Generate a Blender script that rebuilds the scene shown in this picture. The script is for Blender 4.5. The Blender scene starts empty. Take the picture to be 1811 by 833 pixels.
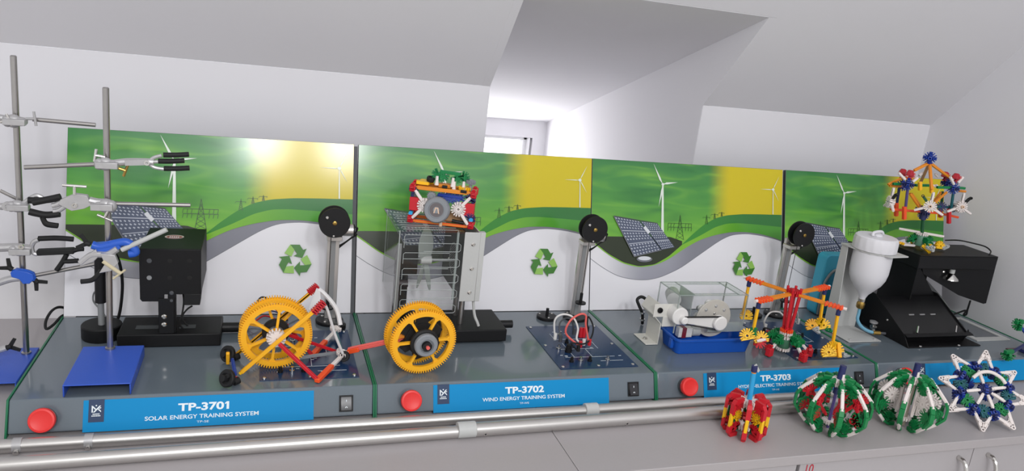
import bpy, math, random
import numpy as np
from mathutils import Matrix, Vector, Euler
V = Vector
S = bpy.context.scene
COL = S.collection
random.seed(4)

# ------------------------------------------------------------------ camera, world, light, exposure
IMG_W, IMG_H, FOC = 1811.0, 833.0, 1315.7
CAM_POS = V((0.3643, -1.5359, 0.6749))
CAM_ROT = Euler((1.3082, -0.1086, -0.3074), 'XYZ')
cam_data = bpy.data.cameras.new('camera')
cam_data.sensor_fit = 'HORIZONTAL'; cam_data.sensor_width = 36.0
cam_data.lens = FOC / IMG_W * 36.0
cam_data.clip_start = 0.02
cam = bpy.data.objects.new('camera', cam_data); COL.objects.link(cam)
cam.location = CAM_POS; cam.rotation_euler = CAM_ROT
S.camera = cam
RM = np.array(CAM_ROT.to_matrix()); CP = np.array(CAM_POS)

world = bpy.data.worlds.new('world'); S.world = world; world.use_nodes = True
bg = world.node_tree.nodes['Background']
bg.inputs[0].default_value = (0.99, 0.985, 0.99, 1); bg.inputs[1].default_value = 0.74
S.view_settings.view_transform = 'Standard'; S.view_settings.look = 'None'
S.view_settings.exposure = 0.24; S.view_settings.gamma = 1.0; S.view_settings.use_curve_mapping = False


def area_light(name, loc, target, sx, sy, power, col):
    d = bpy.data.lights.new(name, 'AREA'); d.shape = 'RECTANGLE'; d.size = sx; d.size_y = sy
    d.energy = power; d.color = col
    o = bpy.data.objects.new(name, d); COL.objects.link(o); o.location = loc
    o.rotation_euler = (V(target) - V(loc)).to_track_quat('-Z', 'Y').to_euler()
    return o


# roof window in the opposite slope, behind and above the viewer
for lx in (0.36, 0.88):
    area_light('roof_window_daylight', (lx, -3.2, 1.86), (0.55, -0.3, 0.1), 0.20, 0.42, 15, (0.98, 0.985, 1.0))
# wide row of windows behind the viewer
area_light('window_row_daylight', (0.9, -4.0, 2.4), (1.0, 0.0, 0.2), 3.2, 1.2, 20, (0.97, 0.98, 1.0))
# the dormer's own window
area_light('dormer_window_daylight', (1.19, 1.36, 0.17), (1.19, 0.0, 0.35), 0.44, 0.26, 2.7, (1.0, 0.985, 0.97))

# ------------------------------------------------------------------ measuring helpers (photo point at a known depth)
def ray(u, v):
    return RM @ np.array([(u - 905.5) / FOC, -(v - 416.5) / FOC, -1.0])
def GZ(u, v, z):
    d = ray(u, v); return V(CP + d * (z - CP[2]) / d[2])
def GY(u, v, y):
    d = ray(u, v); return V(CP + d * (y - CP[1]) / d[1])
def GX(u, v, x):
    d = ray(u, v); return V(CP + d * (x - CP[0]) / d[0])

# ------------------------------------------------------------------ materials
def lin(hexs):
    c = [int(hexs[i:i + 2], 16) / 255 for i in (0, 2, 4)]
    return tuple((x / 12.92 if x <= .04045 else ((x + .055) / 1.055) ** 2.4) for x in c) + (1,)
MATS = {}
def mat(name, hexs, rough=.45, metal=0, noise=0, nscale=40, bump=0, alpha=1, coat=0, trans=0, ior=1.45, spec=.5):
    if name in MATS: return MATS[name]
    m = bpy.data.materials.new(name); m.use_nodes = True; MATS[name] = m
    nt = m.node_tree; b = nt.nodes['Principled BSDF']
    b.inputs['Base Color'].default_value = lin(hexs); b.inputs['Roughness'].default_value = rough
    b.inputs['Metallic'].default_value = metal; b.inputs['Alpha'].default_value = alpha
    b.inputs['Coat Weight'].default_value = coat; b.inputs['Transmission Weight'].default_value = trans
    b.inputs['IOR'].default_value = ior; b.inputs['Specular IOR Level'].default_value = spec
    if noise or bump:
        tc = nt.nodes.new('ShaderNodeTexCoord'); nz = nt.nodes.new('ShaderNodeTexNoise')
        nz.inputs['Scale'].default_value = nscale; nz.inputs['Detail'].default_value = 4
        nt.links.new(tc.outputs['Object'], nz.inputs['Vector'])
        if noise:
            mx = nt.nodes.new('ShaderNodeMix'); mx.data_type = 'RGBA'
            c = lin(hexs)
            mx.inputs[6].default_value = tuple(x * (1 - noise) for x in c[:3]) + (1,)
            mx.inputs[7].default_value = tuple(min(1, x * (1 + noise)) for x in c[:3]) + (1,)
            nt.links.new(nz.outputs['Fac'], mx.inputs[0]); nt.links.new(mx.outputs[2], b.inputs['Base Color'])
        if bump:
            bp = nt.nodes.new('ShaderNodeBump'); bp.inputs['Strength'].default_value = bump; bp.inputs['Distance'].default_value = .002
            nt.links.new(nz.outputs['Fac'], bp.inputs['Height']); nt.links.new(bp.outputs[0], b.inputs['Normal'])
    return m

def clear(name, hexs, mixf, rough=.05):
    """thin clear acrylic sheet: mostly lets light straight through, with a glossy skin"""
    m = bpy.data.materials.new(name); m.use_nodes = True; nt = m.node_tree; nt.nodes.clear()
    out = nt.nodes.new('ShaderNodeOutputMaterial'); tr = nt.nodes.new('ShaderNodeBsdfTransparent')
    df = nt.nodes.new('ShaderNodeBsdfDiffuse'); mx = nt.nodes.new('ShaderNodeMixShader')
    gl = nt.nodes.new('ShaderNodeBsdfGlossy'); lw = nt.nodes.new('ShaderNodeLayerWeight'); pw = nt.nodes.new('ShaderNodeMath'); ma = nt.nodes.new('ShaderNodeMath'); m2 = nt.nodes.new('ShaderNodeMixShader')
    df.inputs[0].default_value = lin(hexs); gl.inputs['Roughness'].default_value = rough; lw.inputs[0].default_value = .5; pw.operation = 'POWER'; pw.inputs[1].default_value = 4; ma.operation = 'MULTIPLY_ADD'; ma.inputs[1].default_value = .35; ma.inputs[2].default_value = .018
    nt.links.new(lw.outputs['Facing'], pw.inputs[0]); nt.links.new(pw.outputs[0], ma.inputs[0])
    tr.inputs[0].default_value = (.988, .992, .992, 1); mx.inputs[0].default_value = mixf
    nt.links.new(tr.outputs[0], mx.inputs[1]); nt.links.new(df.outputs[0], mx.inputs[2])
    nt.links.new(ma.outputs[0], m2.inputs[0]); nt.links.new(mx.outputs[0], m2.inputs[1]); nt.links.new(gl.outputs[0], m2.inputs[2]); nt.links.new(m2.outputs[0], out.inputs[0])
    MATS[name] = m; return m

M_wall = mat('wall_paint', 'DCDBDF', .85, noise=.015, nscale=6, bump=.03)
M_ceil = mat('ceiling_paint', 'DCDBDF', .9, noise=.015, nscale=6, bump=.03)
M_lamin = mat('grey_laminate', 'A7A2A3', .38, noise=.03, nscale=250)
M_edge = mat('grey_edge_band', '8D8A8B', .5, noise=.03, nscale=200)
M_door = mat('door_laminate', 'ACA8AA', .5, noise=.02, nscale=120)
M_dark = mat('dark_gap', '1B1A1A', .8)
M_unit = mat('grey_powder_coat', '656F77', .15, noise=.04, nscale=500, coat=.3)
M_unitf = mat('grey_powder_coat_front', '6A747B', .4, noise=.04, nscale=500)
M_green = mat('green_trim', '156B47', .3)
M_cyan = mat('cyan_label', '0A88C2', .45, spec=.2)
M_navy = mat('navy_logo', '24395A', .45)
M_print = mat('white_print', 'E4ECEF', .5)
M_estop = mat('estop_red', 'E0302E', .42)
M_black = mat('black_plastic', '131315', .45, spec=.4)
M_blackm = mat('black_powder_coat', '0E0E10', .5, noise=.2, nscale=300, bump=.05, spec=.35)
M_rub = mat('black_rubber', '151516', .65)
M_steel = mat('brushed_steel', 'A9A6A4', .28, .95, noise=.08, nscale=80)
M_chrome = mat('bright_steel', 'D8D6D2', .15, 1)
M_alu = mat('anodised_aluminium', 'C6C3C0', .34, .85, noise=.05, nscale=60)
M_cast = mat('cast_metal', 'B6B5B6', .38, .45, noise=.12, nscale=90, bump=.1)
M_bluep = mat('blue_enamel', '3358BE', .38, noise=.04, nscale=200)
M_blueb = mat('blue_boss_enamel', '2A5BC0', .35)
M_plate = mat('circuit_navy', '1C3557', .22, noise=.05, nscale=30)
M_wht = mat('white_plastic', 'DEDCD9', .45)
M_lgrey = mat('light_grey_paint', 'B9BAB8', .45, noise=.03, nscale=200)
M_mgrey = mat('mid_grey_metal', '8E9091', .4, .3)
M_dgrey = mat('dark_grey_edge', '4A4C50', .5)
M_cream = mat('cream_white_paint', 'D0CEC7', .45, noise=.03, nscale=200)
M_tray = mat('blue_tray_plastic', '1350AE', .35)
M_poly = mat('milky_polyethylene', 'D9D8DC', .4)
M_brass = mat('brass', 'A88A4A', .3, .9)
M_hose = mat('blue_hose', '6FA5BE', .35)
M_sky = mat('cyan_plastic', '3FA6C4', .45)
M_beige = mat('beige_plastic', 'C9BE9E', .5)
M_acr = clear('clear_acrylic', 'C9CFCE', .012)
M_acrb = clear('clear_acrylic_edge', 'A9B2AF', .55)
M_frost = clear('frosted_blade', 'A9B0AB', .72, .3)
M_glass = clear('window_glass', 'FFFFFF', .05)
# construction set plastics
K = dict(red=mat('toy_red', 'C4202C', .38), yellow=mat('toy_yellow', 'F3BE1A', .4), gear=mat('toy_gear_yellow', 'F5B220', .4),
         blue=mat('toy_blue', '1F3C96', .38), navy=mat('toy_navy', '242B5C', .4), green=mat('toy_green', '0C7A41', .4),
         dgreen=mat('toy_dark_green', '14512F', .4), white=mat('toy_white', 'E4DBD7', .42), orange=mat('toy_orange', 'EE5426', .4),
         amber=mat('toy_amber', 'E08A26', .4), grey=mat('toy_grey', '85898E', .4), lgrey=mat('toy_light_grey', 'B9BDBD', .4),
         black=mat('toy_black', '1A1A1C', .5), purple=mat('toy_purple', '55497F', .4), pink=mat('toy_pink_red', 'E2665F', .4),
         sky=mat('toy_sky_blue', '2C9FD6', .4), tan=mat('toy_tan', 'B08A62', .45), teal=mat('toy_teal', '1B5A63', .4), skin=mat('toy_beige', 'D9BBA2', .45))

# ------------------------------------------------------------------ mesh helpers
WM = {}                         # world matrices while building
def frame(pos, z, xh=None):
    z = V(z).normalized()
    xh = V(xh) if xh is not None else (V((1, 0, 0)) if abs(z.x) < .9 else V((0, 1, 0)))
    x = (xh - z * xh.dot(z)).normalized(); y = z.cross(x)
    m = Matrix((x, y, z)).transposed().to_4x4(); m.translation = V(pos); return m

class MB:
    def __init__(s): s.v = []; s.f = []; s.m = []
    def add(s, vs, fs, mi=0):
        n = len(s.v); s.v += [V(p) for p in vs]
        for f in fs: s.f.append([i + n for i in f]); s.m.append(mi)
        return s
    def box(s, lo, hi, mi=0, fr=None):
        (a, b, c), (d, e, f) = lo, hi
        vs = [V(p) for p in ((a, b, c), (d, b, c), (d, e, c), (a, e, c), (a, b, f), (d, b, f), (d, e, f), (a, e, f))]
        if fr is not None: vs = [fr @ p for p in vs]
        return s.add(vs, [(0, 3, 2, 1), (4, 5, 6, 7), (0, 1, 5, 4), (1, 2, 6, 5), (2, 3, 7, 6), (3, 0, 4, 7)], mi)
    def bar(s, a, b, w, t, mi=0, up=(0, 0, 1)):
        a, b = V(a), V(b); fr = frame(a, b - a, up if abs((b - a).normalized().dot(V(up))) < .95 else (0, 1, 0))
        return s.box((-t / 2, -w / 2, 0), (t / 2, w / 2, (b - a).length), mi, fr)
    def lathe(s, prof, fr=None, seg=24, mi=0, cap=True):
        fr = fr or Matrix(); n = len(s.v)
        for r, z in prof:
            for i in range(seg):
                a = 2 * math.pi * i / seg; s.v.append(fr @ V((r * math.cos(a), r * math.sin(a), z)))
        for k in range(len(prof) - 1):
            for i in range(seg):
                j = (i + 1) % seg
                s.f.append([n + k * seg + i, n + k * seg + j, n + (k + 1) * seg + j, n + (k + 1) * seg + i]); s.m.append(mi)
        if cap:
            s.f.append([n + i for i in reversed(range(seg))]); s.m.append(mi)
            s.f.append([n + (len(prof) - 1) * seg + i for i in range(seg)]); s.m.append(mi)
        return s
    def cyl(s, a, b, r, r2=None, seg=20, mi=0):
        a, b = V(a), V(b); return s.lathe([(r, 0), (r if r2 is None else r2, (b - a).length)], frame(a, b - a), seg, mi)
    def ring(s, ri, ro, t, fr=None, seg=32, mi=0):
        return s.lathe([(ri, 0), (ro, 0), (ro, t), (ri, t), (ri, 0)], fr, seg, mi, cap=False)
    def tube(s, pts, r, seg=10, mi=0, smooth=6):
        pts = [V(p) for p in pts]
        if smooth and len(pts) > 2:
            out = []; P = [pts[0]] + pts + [pts[-1]]
            for i in range(1, len(P) - 2):
                for k in range(smooth):
                    t = k / smooth; p0, p1, p2, p3 = P[i - 1:i + 3]
                    out.append(.5 * ((2 * p1) + (p2 - p0) * t + (2 * p0 - 5 * p1 + 4 * p2 - p3) * t * t + (3 * p1 - p0 - 3 * p2 + p3) * t ** 3))
            pts = out + [pts[-1]]
        n = len(s.v); xh = None
        for i, p in enumerate(pts):
            d = pts[min(i + 1, len(pts) - 1)] - pts[max(i - 1, 0)]
            if d.length < 1e-9: d = V((0, 0, 1))
            fr = frame(p, d, xh); xh = fr.to_3x3() @ V((1, 0, 0))
            for k in range(seg):
                a = 2 * math.pi * k / seg; s.v.append(fr @ V((r * math.cos(a), r * math.sin(a), 0)))
        for i in range(len(pts) - 1):
            for k in range(seg):
                j = (k + 1) % seg; s.f.append([n + i * seg + k, n + i * seg + j, n + (i + 1) * seg + j, n + (i + 1) * seg + k]); s.m.append(mi)
        s.f.append([n + k for k in reversed(range(seg))]); s.m.append(mi)
        s.f.append([n + (len(pts) - 1) * seg + k for k in range(seg)]); s.m.append(mi)
        return s
    def prism(s, poly, t, fr=None, mi=0, t0=0):
        fr = fr or Matrix(); k = len(poly)
        ar = sum(poly[i][0] * poly[(i + 1) % k][1] - poly[(i + 1) % k][0] * poly[i][1] for i in range(k))
        if ar < 0: poly = poly[::-1]
        vs = [fr @ V((x, y, t0)) for x, y in poly] + [fr @ V((x, y, t0 + t)) for x, y in poly]
        fs = [tuple(reversed(range(k))), tuple(range(k, 2 * k))] + [(i, (i + 1) % k, k + (i + 1) % k, k + i) for i in range(k)]
        return s.add(vs, fs, mi)
    def poly(s, pts, mi=0, z=0):
        k = len(pts); ar = sum(pts[i][0] * pts[(i + 1) % k][1] - pts[(i + 1) % k][0] * pts[i][1] for i in range(k))
        if ar < 0: pts = pts[::-1]
        return s.add([(x, y, z) for x, y in pts], [tuple(range(k))], mi)
    def sheet(s, pts, t, mi=0):
        """flat sheet of thickness t through planar 3-D points"""
        pts = [V(p) for p in pts]; c = sum(pts, V()) / len(pts); n = V()
        for i in range(len(pts)): n += (pts[i] - c).cross(pts[(i + 1) % len(pts)] - c)
        n.normalize(); k = len(pts)
        vs = [p - n * t / 2 for p in pts] + [p + n * t / 2 for p in pts]
        return s.add(vs, [tuple(reversed(range(k))), tuple(range(k, 2 * k))] + [(i, (i + 1) % k, k + (i + 1) % k, k + i) for i in range(k)], mi)
    def mesh(s, name, mats, smooth=35):
        me = bpy.data.meshes.new(name); me.from_pydata([tuple(p) for p in s.v], [], s.f)
        for m in (mats if isinstance(mats, (list, tuple)) else [mats]): me.materials.append(m)
        me.polygons.foreach_set('material_index', s.m)
        if smooth:
            me.polygons.foreach_set('use_smooth', [True] * len(s.f)); me.set_sharp_from_angle(angle=math.radians(smooth))
        me.update(); return me
    def build(s, name, mats, parent=None, bevel=0, smooth=35, local=False, center=True):
        """vertices are world coordinates (or the parent's own, with local=True)"""
        if local and parent is not None: s.v = [WM[parent] @ p for p in s.v]
        if center:
            lo = V([min(p[i] for p in s.v) for i in range(3)]); hi = V([max(p[i] for p in s.v) for i in range(3)]); c = (lo + hi) / 2
        else: c = V()
        s.v = [p - c for p in s.v]
        o = bpy.data.objects.new(name, s.mesh(name, mats, smooth)); put(o, Matrix.Translation(c), parent)
        if bevel:
            b = o.modifiers.new('bevel', 'BEVEL'); b.width = bevel; b.segments = 2; b.limit_method = 'ANGLE'; b.angle_limit = math.radians(40)
        return o

def put(o, M, parent=None):
    COL.objects.link(o); WM[o] = M.copy()
    if parent is not None:
        o.parent = parent; o.matrix_basis = WM[parent].inverted() @ M
    else: o.matrix_basis = M
    return o
def inst(name, me, parent, Ml):
    o = bpy.data.objects.new(name, me); return put(o, WM[parent] @ Ml, parent)
def tag(o, label, cat, group=None):
    o['label'] = label; o['category'] = cat
    if group: o['group'] = group
    return o
def thing(name, label, cat, loc, rz=0, group=None, M=None):
    o = bpy.data.objects.new(name, None); o.empty_display_size = .03
    put(o, M if M is not None else Matrix.Translation(V(loc)) @ Matrix.Rotation(rz, 4, 'Z')); return tag(o, label, cat, group)
def struct(o): o['kind'] = 'structure'; return o
def copy_tree(o, parent=None):
    c = o.copy(); COL.objects.link(c)
    if parent is not None: c.parent = parent
    for ch in list(o.children): copy_tree(ch, c)
    return c
def text_mesh(txt, bold=0):
    cu = bpy.data.curves.new('lettering', 'FONT'); cu.body = txt; cu.align_x = 'CENTER'; cu.size = 1; cu.offset = bold; cu.extrude = .004
    o = bpy.data.objects.new('lettering', cu); COL.objects.link(o)
    dg = bpy.context.evaluated_depsgraph_get(); me = bpy.data.meshes.new_from_object(o.evaluated_get(dg))
    bpy.data.objects.remove(o); bpy.data.curves.remove(cu); return me
def lettering(txt, fr, width, height, m, parent, bold=0, name='lettering'):
    me = text_mesh(txt, bold); co = [v.co.copy() for v in me.vertices]
    x0, x1 = min(c.x for c in co), max(c.x for c in co); y0, y1 = min(c.y for c in co), max(c.y for c in co)
    sx, sy = width / (x1 - x0), height / (y1 - y0)
    for v in me.vertices: v.co = V(((v.co.x - (x0 + x1) / 2) * sx, (v.co.y - y0) * sy - height / 2, v.co.z * .05))
    me.materials.clear(); me.materials.append(m)
    o = bpy.data.objects.new(name, me); return put(o, fr, parent)

# ------------------------------------------------------------------ the room
YW, ZK, SL = 0.2434, 0.5494, 1.0721          # knee wall plane, its top, ceiling slope
XL, XR, XW = 0.8873, 1.489, 2.29             # dormer cheeks, right room wall
YD, ZD, YB, ZB = 0.026, 0.7827, 1.394, 0.343 # dormer ceiling: front (on the slope) and back
FLOOR, X0, YFAR = -0.85, -2.6, -5.2
def slope(y): return ZK + SL * (YW - y)
YT = -1.0                                     # the slope meets the flat ceiling here
def wallslab(pts, name, m, t=.02): return struct(MB().sheet(pts, t).build(name, m, smooth=0))
wallslab([(X0, YW + .01, FLOOR), (XL - .001, YW + .01, FLOOR), (XL - .001, YW + .01, ZK), (X0, YW + .01, ZK)], 'wall_knee_left', M_wall)
wallslab([(XR + .001, YW + .01, FLOOR), (XW + .1, YW + .01, FLOOR), (XW + .1, YW + .01, ZK), (XR + .001, YW + .01, ZK)], 'wall_knee_right', M_wall)
wallslab([(XL, YW + .01, FLOOR), (XR, YW + .01, FLOOR), (XR, YW + .01, -.1), (XL, YW + .01, -.1)], 'wall_knee_dormer', M_wall)
b = MB(); o_ = .0075
for xa, xb, ya, yb in ((X0, XL - .0199, YW, YD), (XR + .0199, XW + .1, YW, YD), (X0, XW + .1, YD, YT)):
    b.sheet([(xa, ya + o_, slope(ya) + o_), (xb, ya + o_, slope(ya) + o_), (xb, yb + o_, slope(yb) + o_), (xa, yb + o_, slope(yb) + o_)], .02)
struct(b.build('ceiling', M_ceil, smooth=0))
wallslab([(XW + .01, YW + .02, FLOOR), (XW + .01, YFAR, FLOOR), (XW + .01, YFAR, 1.9), (XW + .01, YT, 1.9), (XW + .01, YW + .02, ZK)], 'wall_right', M_wall)
struct(MB().box((X0, YFAR, FLOOR - .02), (XW + .1, YW, FLOOR)).build('floor', mat('pale_floor', 'C4BFB8', .5, noise=.08, nscale=20), smooth=0))
# dormer
dz = (ZB - ZD) / (YB - YD)
wallslab([(XL - .01, YW + .001, -.1), (XL - .01, YB, -.1), (XL - .01, YB, ZB), (XL - .01, YD, ZD), (XL - .01, YW + .001, slope(YW + .001))], 'wall_dormer_left', M_wall)
wallslab([(XR + .01, YW + .001, -.1), (XR + .01, YB, -.1), (XR + .01, YB, ZB), (XR + .01, YD, ZD), (XR + .01, YW + .001, slope(YW + .001))], 'wall_dormer_right', M_wall)
wallslab([(XL - .02, YD + .004, ZD + .01 + dz * .004), (XR + .02, YD + .004, ZD + .01 + dz * .004), (XR + .02, YB + .02, ZB + .01 + dz * .02), (XL - .02, YB + .02, ZB + .01 + dz * .02)], 'ceiling_dormer', M_wall)
struct(MB().box((XL, YW, -.12), (XR, YB + .02, -.1)).build('floor_dormer', M_wall, smooth=0))
wx0, wx1, wz0, wz1 = 0.955, 1.432, 0.0, 0.272
b = MB()
b.box((XL, YB, -.1), (wx0, YB + .1, ZB)); b.box((wx1, YB, -.1), (XR, YB + .1, ZB)); b.box((wx0, YB, wz1), (wx1, YB + .1, ZB)); b.box((wx0, YB, -.1), (wx1, YB + .1, wz0))
struct(b.build('wall_dormer_back', M_wall, smooth=0))
win = struct(bpy.data.objects.new('window_1', None)); put(win, Matrix.Translation(V((wx0, YB, wz0))))
b = MB(); fw = .034
for (a, c) in (((wx0, wz0), (wx0 + fw, wz1)), ((wx1 - fw, wz0), (wx1, wz1)), ((wx0, wz1 - .014), (wx1, wz1)), ((wx0, wz0), (wx1, wz0 + fw))):
    b.box((a[0], YB + .02, a[1]), (c[0], YB + .06, c[1]))
for xx in (wx1 - .02, wx0 + .012): b.box((xx, YB - .006, wz0), (xx + .008, YB + .02, wz1))
b.build('window_frame', mat('window_white', 'E6E6E8', .4), win, bevel=.003)
MB().box((wx0 + fw, YB + .036, wz0 + fw), (wx1 - fw, YB + .042, wz1 - .014)).build('pane', M_glass, win, smooth=0)
skyb = mat('overcast_sky', 'FFFFFF', .9)
skyb.node_tree.nodes['Principled BSDF'].inputs['Emission Color'].default_value = (.95, .98, 1, 1)
skyb.node_tree.nodes['Principled BSDF'].inputs['Emission Strength'].default_value = 1.6
sk = MB().box((-2, 3.2, -1.5), (5, 3.25, 3)).build('sky_backdrop', skyb, smooth=0); struct(sk)

# ------------------------------------------------------------------ bench: cabinets and worktop
YF = -.575
tag(MB().box((X0 + 1.2, YF, -.019), (.8660, .133, 0)).build('worktop', [M_lamin], bevel=.0012), 'left grey laminate worktop carrying the first two grey training bases and the pipe ends', 'worktop', None)
tag(MB().box((.8672, YF, -.019), (XW - .005, .133, 0)).build('worktop', [M_lamin], bevel=.0012), 'right grey laminate worktop carrying the four star and globe shaped toy models', 'worktop', None)
def cabinet(x0, x1, label, digit=False):
    t = thing('cabinet', label, 'cabinet', ((x0 + x1) / 2, -.2, FLOOR))
    b = MB(); b.box((x0 + .003, -.54, FLOOR + .08), (x1 - .003, .12, -.0195)); b.box((x0 + .01, -.5, FLOOR), (x1 - .01, .1, FLOOR + .08))
    b.build('carcass', M_dark if False else M_edge, t, smooth=0)
    xm = (x0 + x1) / 2
    for k, (a, c) in enumerate(((x0 + .004, xm - .0012), (xm + .0012, x1 - .004))):
        d = MB().box((a, -.56, FLOOR + .1), (c, -.5405, -.0225)).build('door', M_door, t, bevel=.001)
        xh = (xm - .038) if k == 0 else (xm + .042)
        MB().tube([(xh, -.5605, -.046), (xh, -.578, -.050), (xh, -.588, -.075), (xh, -.588, -.125), (xh, -.578, -.150), (xh, -.5605, -.154)], .0048, 10).build('handle', M_chrome, d)
        if digit and k == 0:
            lettering('10', Matrix.Translation(V((1.341, -.5604, -.040))) @ Matrix.Rotation(math.pi / 2, 4, 'X'), .017, .019, mat('red_marker', 'B8283A', .6), d, 0, 'marker_number')
    return t
cabinet(.448, 1.314, 'grey laminate cabinet with plain doors under the worktop, left of the dark gap')
cabinet(1.314, 2.180, 'grey laminate cabinet with a red handwritten 10 and two chrome handles', True)
MB_gap = MB().box((1.3125, -.5392, FLOOR + .1), (1.3155, -.45, -.0225))  # added dark strip: the shade of the open gap put into its colour
tag(MB_gap.build('gap_shade', M_dark, smooth=0), 'black strip standing in for the shade of the open gap between the two grey cabinets', 'gap shade')

# ------------------------------------------------------------------ training units
W, UD, UH, UE = .56, .3371, .0556, .0221
PLEN, PANG = .36775, math.radians(74.04)
nF = V((0, -UH, UE)).normalized(); uF = V((0, UE, UH)).normalized(); FLN = math.hypot(UE, UH)
def FF(i, x, s, off=0):      # frame on a unit's front face
    m = Matrix((V((1, 0, 0)), uF, nF)).transposed().to_4x4(); m.translation = V((i * W + x, -UD - UE, 0)) + uF * s + nF * off; return m

# the printed picture on every backboard (one mesh, shared)
def lerp(pl, x):
    if x <= pl[0][0]: return pl[0][1]
    for (a, b), (c, d) in zip(pl, pl[1:]):
        if x <= c: return b + (d - b) * (x - a) / (c - a)
    return pl[-1][1]
def smooth_pl(pl, n=60):
    xs = np.linspace(pl[0][0], pl[-1][0], n); ys = np.array([lerp(pl, x) for x in xs])
    for _ in range(3): ys[1:-1] = (ys[:-2] + 2 * ys[1:-1] + ys[2:]) / 4
    return list(zip(xs, ys))
gline = smooth_pl([(0, .1700), (.0175, .1589), (.047, .1378), (.0902, .1165), (.1338, .1072), (.1778, .1125), (.2164, .1326), (.2553, .163)])
hillA = smooth_pl([(.2553, .1640), (.2833, .1885), (.3174, .2144), (.3521, .233), (.3874, .2416), (.4354, .2458), (.4900, .2470), (.56, .2475)])
hillB = smooth_pl([(.2553, .163), (.3064, .1864), (.3526, .2102), (.3879, .2202), (.4238, .2222), (.4848, .2197), (.56, .2150)])
hillC = smooth_pl([(0, .1670), (.0175, .1556), (.0471, .1344), (.0903, .1127), (.1365, .1045), (.1778, .11), (.2166, .1252), (.2612, .1531), (.3067, .1764), (.3531, .19), (.4004, .1986), (.4486, .1997), (.4978, .1950), (.5479, .1836), (.56, .179)])
grayb = smooth_pl([(0, .1252), (.0319, .104), (.0749, .0826), (.1183, .0745), (.1566, .0731), (.1952, .0805), (.251, .1031), (.3076, .1387), (.3653, .175), (.4006, .191), (.4487, .1956), (.4978, .191), (.5479, .1816), (.56, .177)])
def pos_mat(name, build):
    m = mat(name, 'FFFFFF', .15); nt = m.node_tree; b = nt.nodes['Principled BSDF']
    tc = nt.nodes.new('ShaderNodeTexCoord'); sp = nt.nodes.new('ShaderNodeSeparateXYZ'); nt.links.new(tc.outputs['Object'], sp.inputs[0])
    build(nt, b, tc, sp); return m
def rampn(nt, inp, stops):
    r = nt.nodes.new('ShaderNodeValToRGB'); e = r.color_ramp.elements
    while len(e) > 1: e.remove(e[-1])
    e[0].position, e[0].color = stops[0][0], lin(stops[0][1])
    for p_, c in stops[1:]:
        n = e.new(p_); n.color = lin(c)
    nt.links.new(inp, r.inputs[0]); return r.outputs[0]
def maprange(nt, inp, a, b, sm=True):
    n = nt.nodes.new('ShaderNodeMapRange'); n.interpolation_type = 'SMOOTHSTEP' if sm else 'LINEAR'
    n.inputs[1].default_value, n.inputs[2].default_value = a, b; nt.links.new(inp, n.inputs[0]); return n.outputs[0]
def mixc(nt, f, a, b):
    n = nt.nodes.new('ShaderNodeMix'); n.data_type = 'RGBA'
    nt.links.new(f, n.inputs[0])
    for s_, i in ((a, 6), (b, 7)):
        if isinstance(s_, str): n.inputs[i].default_value = lin(s_)
        else: nt.links.new(s_, n.inputs[i])
    return n.outputs[2]
def sky_print(nt, b, tc, sp):
    yy = maprange(nt, sp.outputs[1], .10, .368, False)
    g = rampn(nt, yy, [(0, '8ABE40'), (.35, '6BAC3C'), (.65, '509443'), (1, '3F8048')])
    # flowing light streaks
    mp = nt.nodes.new('ShaderNodeMapping'); mp.inputs['Scale'].default_value = (3.2, 17, 1); mp.inputs['Rotation'].default_value = (0, 0, -.12)
    nt.links.new(tc.outputs['Object'], mp.inputs[0])
    nz = nt.nodes.new('ShaderNodeTexNoise'); nz.inputs['Scale'].default_value = 1.6; nz.inputs['Detail'].default_value = 1.5; nz.inputs['Distortion'].default_value = .9
    nt.links.new(mp.outputs[0], nz.inputs['Vector'])
    f1 = maprange(nt, nz.outputs['Fac'], .48, .85); g = mixc(nt, f1, g, '8CC547')
    f2 = maprange(nt, nz.outputs['Fac'], .50, .10); g = mixc(nt, f2, g, '2E6E3C')
    fx = maprange(nt, sp.outputs[0], .325, .40); g = mixc(nt, fx, g, 'CDBB22')
    nt.links.new(g, b.inputs['Base Color'])
def gray_print(nt, b, tc, sp):
    f = maprange(nt, sp.outputs[0], 0, .16); c = mixc(nt, f, 'E6E5E8', '9B9CA6')
    f2 = maprange(nt, sp.outputs[0], .2, .3); c = mixc(nt, f2, c, '82838C'); nt.links.new(c, b.inputs['Base Color'])
def hill_print(nt, b, tc, sp):
    f = maprange(nt, sp.outputs[0], .26, .5); nt.links.new(mixc(nt, f, '3C8A35', '35753A'), b.inputs['Base Color'])
def lime_print(nt, b, tc, sp):
    f = maprange(nt, sp.outputs[0], .26, .5); nt.links.new(mixc(nt, f, '7CB636', '4D9536'), b.inputs['Base Color'])
PM = [mat('board_white', 'E4E3E7', .15), pos_mat('board_sky', sky_print), pos_mat('board_grey', gray_print), pos_mat('board_hill', hill_print),
      pos_mat('board_lime', lime_print), mat('board_ground', '2B3422', .26), mat('board_cell', '525A6E', .26), mat('board_dot', 'BCC1CC', .26),
      mat('board_turbine', 'DCE4DA', .26), mat('board_pylon', '35582E', .3), mat('board_recycle', '8FBF5A', .26), mat('board_recycle_dark', '3F7A2E', .26),
      M_dgrey, mat('board_line', '6E7078', .3), mat('board_frame', 'D3D6DA', .3)]
bb = MB(); L = [.0002]
def layer(): L[0] += .00016; return L[0]
bb.box((0, 0, -.010), (W, PLEN, 0), 12)
bb.poly([(0.0005, .0005), (W - .0005, .0005), (W - .0005, PLEN - .0005), (.0005, PLEN - .0005)], 0, L[0])
def band(top, bot, mi, xs):
    z = layer()
    for a, c in zip(xs, xs[1:]):
        bb.add([(a, bot(a), z), (c, bot(c), z), (c, top(c), z), (a, top(a), z)], [(0, 1, 2, 3)], mi)
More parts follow.
